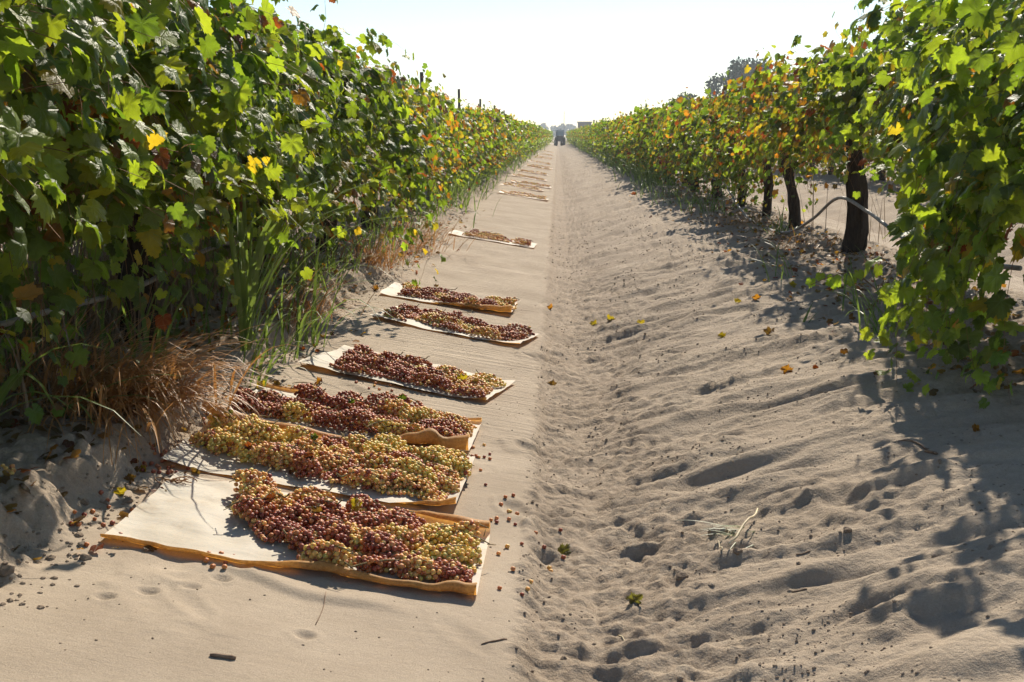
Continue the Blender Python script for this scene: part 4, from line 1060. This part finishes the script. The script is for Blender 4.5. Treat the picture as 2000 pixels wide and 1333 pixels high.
# fallen leaves one can pick out
fl = [(1532, 722, 'orange', .055, 'orange curled leaf standing on the right bank', 1.2), (1590, 718, 'red', .035, 'thin red leaf beside the orange curled one', 1.0), (1190, 632, 'yellow', .06, 'crumpled yellow leaf in the furrow', .6), (1160, 640, 'yellow', .05, 'second yellow leaf left of the crumpled one', .4),
      (1098, 1075, 'faded', .050, 'curled green leaf right of the nearest tray', .7), (1243, 1186, 'faded', .042, 'small pale green leaf on the sand below the trays', .8), (1438, 600, 'yellow', .05, 'yellow leaf at the shade edge of the right bank', .6), (1408, 655, 'yellow', .045, 'dull yellow leaf left of the shade edge', .7),
      (1475, 590, 'orange', .05, 'orange leaf standing in the shade edge', 1.2), (1550, 560, 'yellow', .05, 'yellow leaf behind the orange one in shade', .9), (1905, 850, 'orange', .03, 'bright orange leaf scrap under the right vine', 1.0), (1075, 605, 'orange', .06, 'rust leaf at the terrace edge by the pair of trays', .5),
      (1075, 755, 'brown', .05, 'brown leaf in the furrow right of the lone tray', .4), (235, 895, 'yellow', .040, 'tan leaf left of the second tray', .7), (255, 872, 'brown', .045, 'grey-brown leaf behind the tan one', .6), (280, 880, 'yellow', .035, 'yellowish leaf nearest the second tray', .6),
      (800, 500, 'red', .06, 'red fallen leaf under the hanging left shoot', .7), (1240, 385, 'red', .09, 'small red leaf far up the right bank', .7), (1500, 655, 'brown', .06, 'brown leaf pile on the right bank', .5), (1250, 640, 'yellow', .05, 'pale dry leaf in the furrow middle distance', .5), (735, 570, 'orange', .06, 'rust leaf left of the pair of trays', .5)]
r_ = random.Random(8)
for (px, py, k, s, lab, tilt) in fl:
    p = P(px, py); z = zg(p.x, p.y); c = PAL[k]
    n = np.array([r_.gauss(0, .4), -tilt, .8]); t = np.array([r_.gauss(0, 1), r_.gauss(0, .4), .6 * tilt])
    s *= .72; c = tuple(v * .75 for v in c)
    o = add_leaf(None, (p.x, p.y, z + s * .1), n, t, s, c, r_, 'fallen_leaf', crumpled=True)
    tag(o, lab, 'leaf', 'fallen leaves on the sand')
# leaves among the grapes
for tr_, lst in ((T1, [(-.12, .02, 'red', 'red leaf scrap among grapes on the left of the nearest tray'), (.1, .08, 'yellow', 'dry yellow leaf in the middle of the nearest tray'), (.02, .0, 'brown', 'brown shrivelled leaf in the centre of the nearest tray')]),
                 (T2, [(-.05, .02, 'dark', 'dark leaf buried in green grapes on the second tray'), (-.02, -.2, 'red', 'maroon shrivelled leaf at the front of the second tray'), (-.37, .12, 'dark', 'grey-green leaf at the left end of the second tray'), (-.2, -.2, 'red', 'red leaf at the front left of the second tray')]),
                 (T3, [(-.2, .2, 'orange', 'orange leaf standing at the back of the third tray'), (-.36, -.02, 'yellow', 'yellow crumpled leaf left on the third tray'), (-.02, 0, 'dark', 'dark green leaf in the middle of the third tray'), (.13, .16, 'dark', 'blue-grey leaf at the back of the third tray')]),
                 (T4, [(.3, -.18, 'yellow', 'large yellow leaf at the right front of the lone tray'), (.36, -.2, 'brown', 'straw-coloured leaf beside the large yellow one')]),
                 (T6, [(-.1, .05, 'brown', 'grey leaf on the farther tray of the pair')])):
    for (u, v, k, lab) in lst:
        x, y, z = tr_.world(u, v)
        o = add_leaf(None, (x, y, z + .058), np.array([r_.gauss(0, .4), -.7, .7]), np.array([r_.gauss(0, 1), 0, .5]), r_.uniform(.022, .034), tuple(v * .62 for v in PAL[k]), r_, 'dry_leaf', crumpled=True)
        tag(o, lab, 'leaf', 'leaves among the grapes')
# the trailing sprig lying out over the sand on the right
sp = P(1640, 545, .36)
rt = tag(link('vine_sprig', None, loc=(sp.x, sp.y, sp.z)), 'trailing sprig of five lime leaves low over the right bank', 'sprig')
m = MB(); m.tube([(.25, .15, -.08), (.12, .08, .02), (0, 0, .03), (-.1, -.03, .0), (-.17, -.05, -.03)], [.004, .0035, .003, .0025, .002], 5); m.build('cane', M_CANE, rt)
for (dx, dz, s, nz_) in [(-.16, -.01, .040, .5), (-.11, .02, .038, .6), (-.035, .0, .062, .3), (.05, .01, .055, .4), (.10, .04, .045, .7)]:
    add_leaf(rt, (dx, -.02 - dx * .1, dz), np.array([dx * 1.5, -.9, nz_]), np.array([dx, 0, -1]), s, (.17, .26, .03), r_)

# twigs, stems and straw
def twig(name, px, py, dpx, dpy, r, mat, label, h=.008, bend=.02, cat='twig'):
    if h == .004: h = r * .6
    a, b = P(px, py), P(dpx, dpy)
    pts = []
    for t in np.linspace(0, 1, 7):
        x = a.x + (b.x - a.x) * t + bend * math.sin(t * 3.1); y = a.y + (b.y - a.y) * t
        pts.append((x, y, zg(x, y) + h + .5 * h * math.sin(t * 3.14)))
    m = MB(); m.tube(pts, [r * (.55, .95, .9, .85, .9, 1.15, .7)[i] for i in range(7)], 7, .1)
    tag(m.build(name, mat), label, cat, 'twigs on the sand')
twig('twig', 410, 1284, 461, 1290, .0048, M_TWIG, 'short thick brown twig on the smooth sand at bottom left', .004, 0)
twig('twig', 637, 1160, 616, 1220, .0013, M_TWIG, 'thin dark stem lying below the nearest tray', .004, .004)
twig('straw', 1480, 990, 1422, 1082, .0035, M_STRAW, 'pale bent straw leaning on the pulled grass wisp', .02, .015)
twig('straw', 1402, 1064, 1411, 1088, .002, M_STRAW, 'short pale straw beside the bent one', .006, 0)
twig('twig', 1555, 1078, 1583, 1072, .0022, M_TWIG, 'small straight twig right of the grass wisp', .004, 0)
twig('twig', 1547, 1141, 1577, 1139, .0025, M_TWIG, 'short dark twig on a right bank ridge', .004, 0)
twig('twig', 1755, 863, 1815, 873, .0035, M_TWIG, 'curved twig on the right bank above the mound shadow', .004, .01)
twig('twig', 1205, 1237, 1226, 1258, .002, M_STRAW, 'tiny pale twig low in the furrow', .004, 0)
twig('twig', 1805, 888, 1830, 895, .005, M_TWIG, 'dark bark scrap near the right vine shadow', .004, 0)
twig('twig', 940, 1262, 990, 1252, .0022, M_TWIG, 'thin twig by the furrow edge near the bottom', .004, .003)
twig('cane_prunings', 30, 660, 130, 720, .006, M_TWIG, 'dry cane leaning at the far left under the vines', .06, .02)
twig('cane_prunings', 60, 735, 250, 745, .004, M_STRAW, 'pale dry cane lying before the dry tuft', .03, .02)
clump(P(1470, 1030).x, P(1470, 1030).y, 16, (.10, .22), (.002, .005), 'pulled wisp of green and straw grass lying on the sand', 500, az0=math.pi + .3, spread=.9, lean=(1.2, 1.5), droop=(.1, .5), rad=.05, group='grass wisp')
rt = tag(link('dried_tendrils', None, loc=(*P(350, 955).xy, tray_z(-1.0) + .03)), 'curled dry grass wisps on the bare corner of the nearest tray', 'dry grass')
m = MB()
for q in range(9):
    a0 = random.uniform(0, 6); rr = random.uniform(.02, .06)
    m.tube([(rr * math.cos(a0 + t * 2.2) - .03 + q * .006, .4 * rr * math.sin(a0 + t * 2.2), .004 + .01 * math.sin(t * 3)) for t in np.linspace(0, 1, 8)], .0018, 4)
m.build('wisp', M_DRY, rt)

# loose berries
def loose(n, place, label, group, seed, kinds=('red', 'red', 'red', 'amber')):
    r_ = random.Random(seed)
    for i in range(n):
        x, y = place(r_); k = r_.choice(kinds); s = r_.uniform(.0056, .0074)
        o = link('loose_grape', berry_mesh(k, r_.randrange(4)), loc=(x, y, zg(x, y) + s * .75)); o.scale = (s, s, s * .9)
        tag(o, label, 'grape', group)
def at_px(x0, x1, y0, y1):
    def f(r_):
        p = P(r_.uniform(x0, x1), r_.uniform(y0, y1)); return p.x, p.y
    return f
loose(14, at_px(955, 1110, 1040, 1175), 'loose red grape fallen on the sand right of the nearest tray', 'loose grapes right of the nearest tray', 1)
loose(12, at_px(930, 1010, 930, 1030), 'loose amber and red grape right of the second tray', 'loose grapes right of the second tray', 2, ('red', 'amber'))
loose(10, at_px(385, 460, 1085, 1115), 'loose red grape in front of the nearest tray lip', 'loose grapes before the nearest tray', 3)
loose(46, at_px(275, 370, 885, 930), 'loose red grape spilled left of the second tray', 'loose grapes left of the second tray', 4, ('red',))
loose(36, at_px(395, 480, 800, 830), 'loose red grape spilled off the back left of the third tray', 'loose grapes left of the third tray', 5, ('red',))
loose(16, at_px(140, 260, 960, 1070), 'loose red grape among clods left of the nearest tray', 'loose grapes among the left clods', 6, ('red',))
loose(16, at_px(900, 960, 860, 920), 'loose red grape by the amber flap of the third tray', 'loose grapes by the amber flap', 7)
loose(14, at_px(680, 860, 745, 765), 'loose red grape in front of the lone tray', 'loose grapes before the lone tray', 8)
loose(6, at_px(2, 34, 930, 942), 'loose amber grape on the berm at the left edge', 'loose grapes on the berm', 9, ('amber',))

# ------------------------------------------------------------------ far end of the lane
M_TRUCK = simple_mat('dusty_paint', (0.10, 0.10, 0.10), (0.16, 0.15, 0.14), 8, 0.6, 0)
M_TYRE = simple_mat('tyre', (0.02, 0.02, 0.02), (0.05, 0.045, 0.04), 20, 0.9, 0.2)
M_GLASS, nt, bs, out = new_mat('cab_glass'); bs.inputs['Base Color'].default_value = (.25, .32, .38, 1); bs.inputs['Roughness'].default_value = .12; bs.inputs['Specular IOR Level'].default_value = .6
M_CAB = simple_mat('cab_paint', (0.33, 0.38, 0.42), (0.42, 0.46, 0.50), 6, 0.5, 0)
rt = tag(link('farm_tractor', None, loc=(.22, 138, 0)), 'dusty dark tractor with pale cab roof at the far end of the lane', 'tractor')
MB().prism([(-.6, .55), (1.3, .55), (1.35, 1.05), (.5, 1.15), (-.6, 1.15)], -.32, .32).build('body', M_TRUCK, rt, False)
MB().box(-.42, .42, -.75, .55, 1.12, 1.28).build('cab_base', M_TRUCK, rt, False)
rt.rotation_euler.z = .16; rt.scale = (.88, .88, .9)
cb = MB()
for sx in (-.42, .37):
    for sy in (-.72, .47): cb.box(sx, sx + .05, sy, sy + .05, 1.28, 1.86)
cb.build('cab_frame', M_CAB, rt, False)
MB().box(-.5, .5, -.8, .6, 1.86, 2.02).build('cab_roof', M_CAB, rt, False)
MB().box(-.37, .37, -.705, -.69, 1.30, 1.84).build('rear_window', M_GLASS, rt, False)
MB().box(-.37, .37, .49, .505, 1.30, 1.84).build('windscreen', M_GLASS, rt, False)
MB().tube([(.3, .9, 1.1), (.3, .9, 1.7), (.3, .95, 2.2)], [.03, .03, .02], 8).build('exhaust_pipe', M_TRUCK, rt)
for sx in (-.5, .5):
    for (yy, rr, w) in ((-.35, .55, .16), (1.05, .38, .12)):
        wl = link('wheel', None, rt, (sx * (1 if rr > .5 else .85), yy, rr))
        m = MB(); 
        m.tube([(-w, 0, 0), (-w * .8, 0, 0), (w * .8, 0, 0), (w, 0, 0)], [rr * .82, rr, rr, rr * .82], 18); m.build('tyre', M_TYRE, wl, False)
        m = MB(); m.tube([(-w * 1.05, 0, 0), (w * 1.05, 0, 0)], rr * .45, 14); m.build('rim', M_CAB, wl, False)

M_SHED = simple_mat('shed_wall', (0.22, 0.20, 0.18), (0.32, 0.29, 0.26), 3, 0.8, 0.2, 0.02, (20, 1, 1))
M_ROOF = simple_mat('shed_roof', (0.30, 0.31, 0.31), (0.40, 0.40, 0.40), 4, 0.6, 0)
rt = tag(link('farm_shed', None, loc=(4.1, 185, .1)), 'small grey flat-roofed shed beyond the right hedge', 'shed')
MB().box(-1.0, 1.1, 0, 2.4, 0, 3.05).build('wall', M_SHED, rt, False)
MB().box(-1.12, 1.22, -.15, 2.55, 3.05, 3.2).build('roof', M_ROOF, rt, False)
MB().box(-.35, .45, -.03, -.003, 0, 2.1).build('door', M_WOOD, rt, False)
for i, (x, h, lab) in enumerate([(5.55, 3.45, 'left one of two concrete standpipes beside the grey shed'), (5.95, 3.35, 'right one of two concrete standpipes beside the grey shed')]):
    m = MB(); m.tube([(0, 0, 0), (0, 0, h - .1), (0, 0, h - .1), (0, 0, h)], [.13, .13, .16, .16], 12)
    tag(m.build('standpipe', M_SHED, None, False, (x, 184.5, .1)), lab, 'standpipe', 'standpipes beside the shed')
m = MB(); m.tube([(0, 0, 0), (0, 0, 9.5)], [.13, .09], 8)
tag(m.build('utility_pole', M_WOOD, None, True, (2.2, 420, .1)), 'thin utility pole above the far tree line', 'pole')

M_TLEAF, nt, bs, out = new_mat('tree_leaf'); L = nt.links.new
geo = N(nt, 'ShaderNodeNewGeometry'); nz = N(nt, 'ShaderNodeTexNoise', i_Scale=1.2, i_Detail=3.0); L(geo.outputs['Position'], nz.inputs['Vector'])
rp = ramp(nt, [(.3, (.025, .045, .022)), (.7, (.055, .085, .035))]); L(nz.outputs['Fac'], rp.inputs[0]); L(rp.outputs[0], bs.inputs['Base Color']); bs.inputs['Roughness'].default_value = .7

def tree(x, y, h, w, seed, label, n=2600, leaf=.16, spiky=False, group='trees beyond the vineyard', base=.12, name='tree'):
    r_ = random.Random(seed); g = np.random.default_rng(seed)
    rt = tag(link(name, None, loc=(x, y, .1)), label, 'tree', group)
    m = MB(); m.tube([(0, 0, -.2), (.1, 0, h * .3), (0, .1, h * .8)], [h * .035, h * .025, h * .008], 8, .1)
    lobes = []
    for i in range(16):
        a = r_.uniform(0, 6.28); q = r_.uniform(.1, .8)
        zc = h * r_.uniform(base + .15, .86); ww = w * (1 - ((zc / h) - .45) ** 2 * 1.6)
        lobes.append((math.cos(a) * q * ww, math.sin(a) * q * ww, zc, w * r_.uniform(.22, .42)))
        m.tube([(0, 0, zc * .6), (lobes[-1][0] * .6, lobes[-1][1] * .6, zc * .92), (lobes[-1][0], lobes[-1][1], zc)], [h * .012, h * .007, h * .003], 5)
    m.build('trunk', M_BARK, rt)
    Vs = []
    for i in range(n):
        lx, ly, lz, lr = lobes[r_.randrange(16)]
        d = g.normal(size=3); d /= np.linalg.norm(d); rad = lr * r_.uniform(.55, 1.05)
        c = np.array([lx, ly, lz]) + d * rad * np.array([1, 1, .8])
        if spiky and d[2] > .2: c[2] += r_.random() ** 3 * h * .07
        c[2] = max(c[2], h * base)
        e1 = g.normal(size=3); e1 /= np.linalg.norm(e1); e2 = np.cross(e1, g.normal(size=3)); e2 /= np.linalg.norm(e2)
        s = leaf * r_.uniform(.6, 1.4)
        Vs += [c + e1 * s, c + e2 * s * .6, c - e1 * s, c - e2 * s * .6]
    F_ = np.arange(4 * n).reshape(-1, 4)
    o = link('crown', mesh_np('crown', np.array(Vs), F_, M_TLEAF), rt); o['kind'] = 'stuff'
tree(22.8, 150, 10.4, 6.0, 1, 'big dark evergreen tree rising behind the right hedge', 9000, .28, True, 'trees behind the right hedge', .08)
tree(28.5, 155, 10.2, 5.2, 2, 'second dark evergreen overlapping the big one on its right', 8000, .28, True, 'trees behind the right hedge', .08)
tree(15.6, 150, 6.8, 2.2, 3, 'small thin-crowned tree left of the dark evergreens', 1500, .2, False, 'trees behind the right hedge', .3)
r_ = random.Random(15)
for i, x in enumerate([-34, -27.5, -21, -15, -9, -3, 2.5, 8, 14, 21, 29, 38]):
    tree(x + r_.uniform(-1, 1), 610 + r_.uniform(-25, 25), r_.uniform(5.5, 8), r_.uniform(3.6, 5), 40 + i, 'hazy blue-green tree in the line on the horizon', 700, .7, False, 'trees on the horizon', .05)

# ------------------------------------------------------------------ haze
M_HAZE = bpy.data.materials.new('haze_air'); M_HAZE.use_nodes = True
nt = M_HAZE.node_tree; nt.nodes.clear()
vo = nt.nodes.new('ShaderNodeVolumePrincipled'); vo.inputs['Color'].default_value = (.86, .93, 1, 1); vo.inputs['Density'].default_value = .0008; vo.inputs['Anisotropy'].default_value = .25
oo = nt.nodes.new('ShaderNodeOutputMaterial'); nt.links.new(vo.outputs[0], oo.inputs['Volume'])
HAZE = True
if HAZE:
    hz = MB().box(-120, 120, -45, 700, -1.5, 14).build('haze', M_HAZE, None, False)
    tag(hz, 'thin pale haze filling the air over the vineyard', 'haze', None, 'stuff')
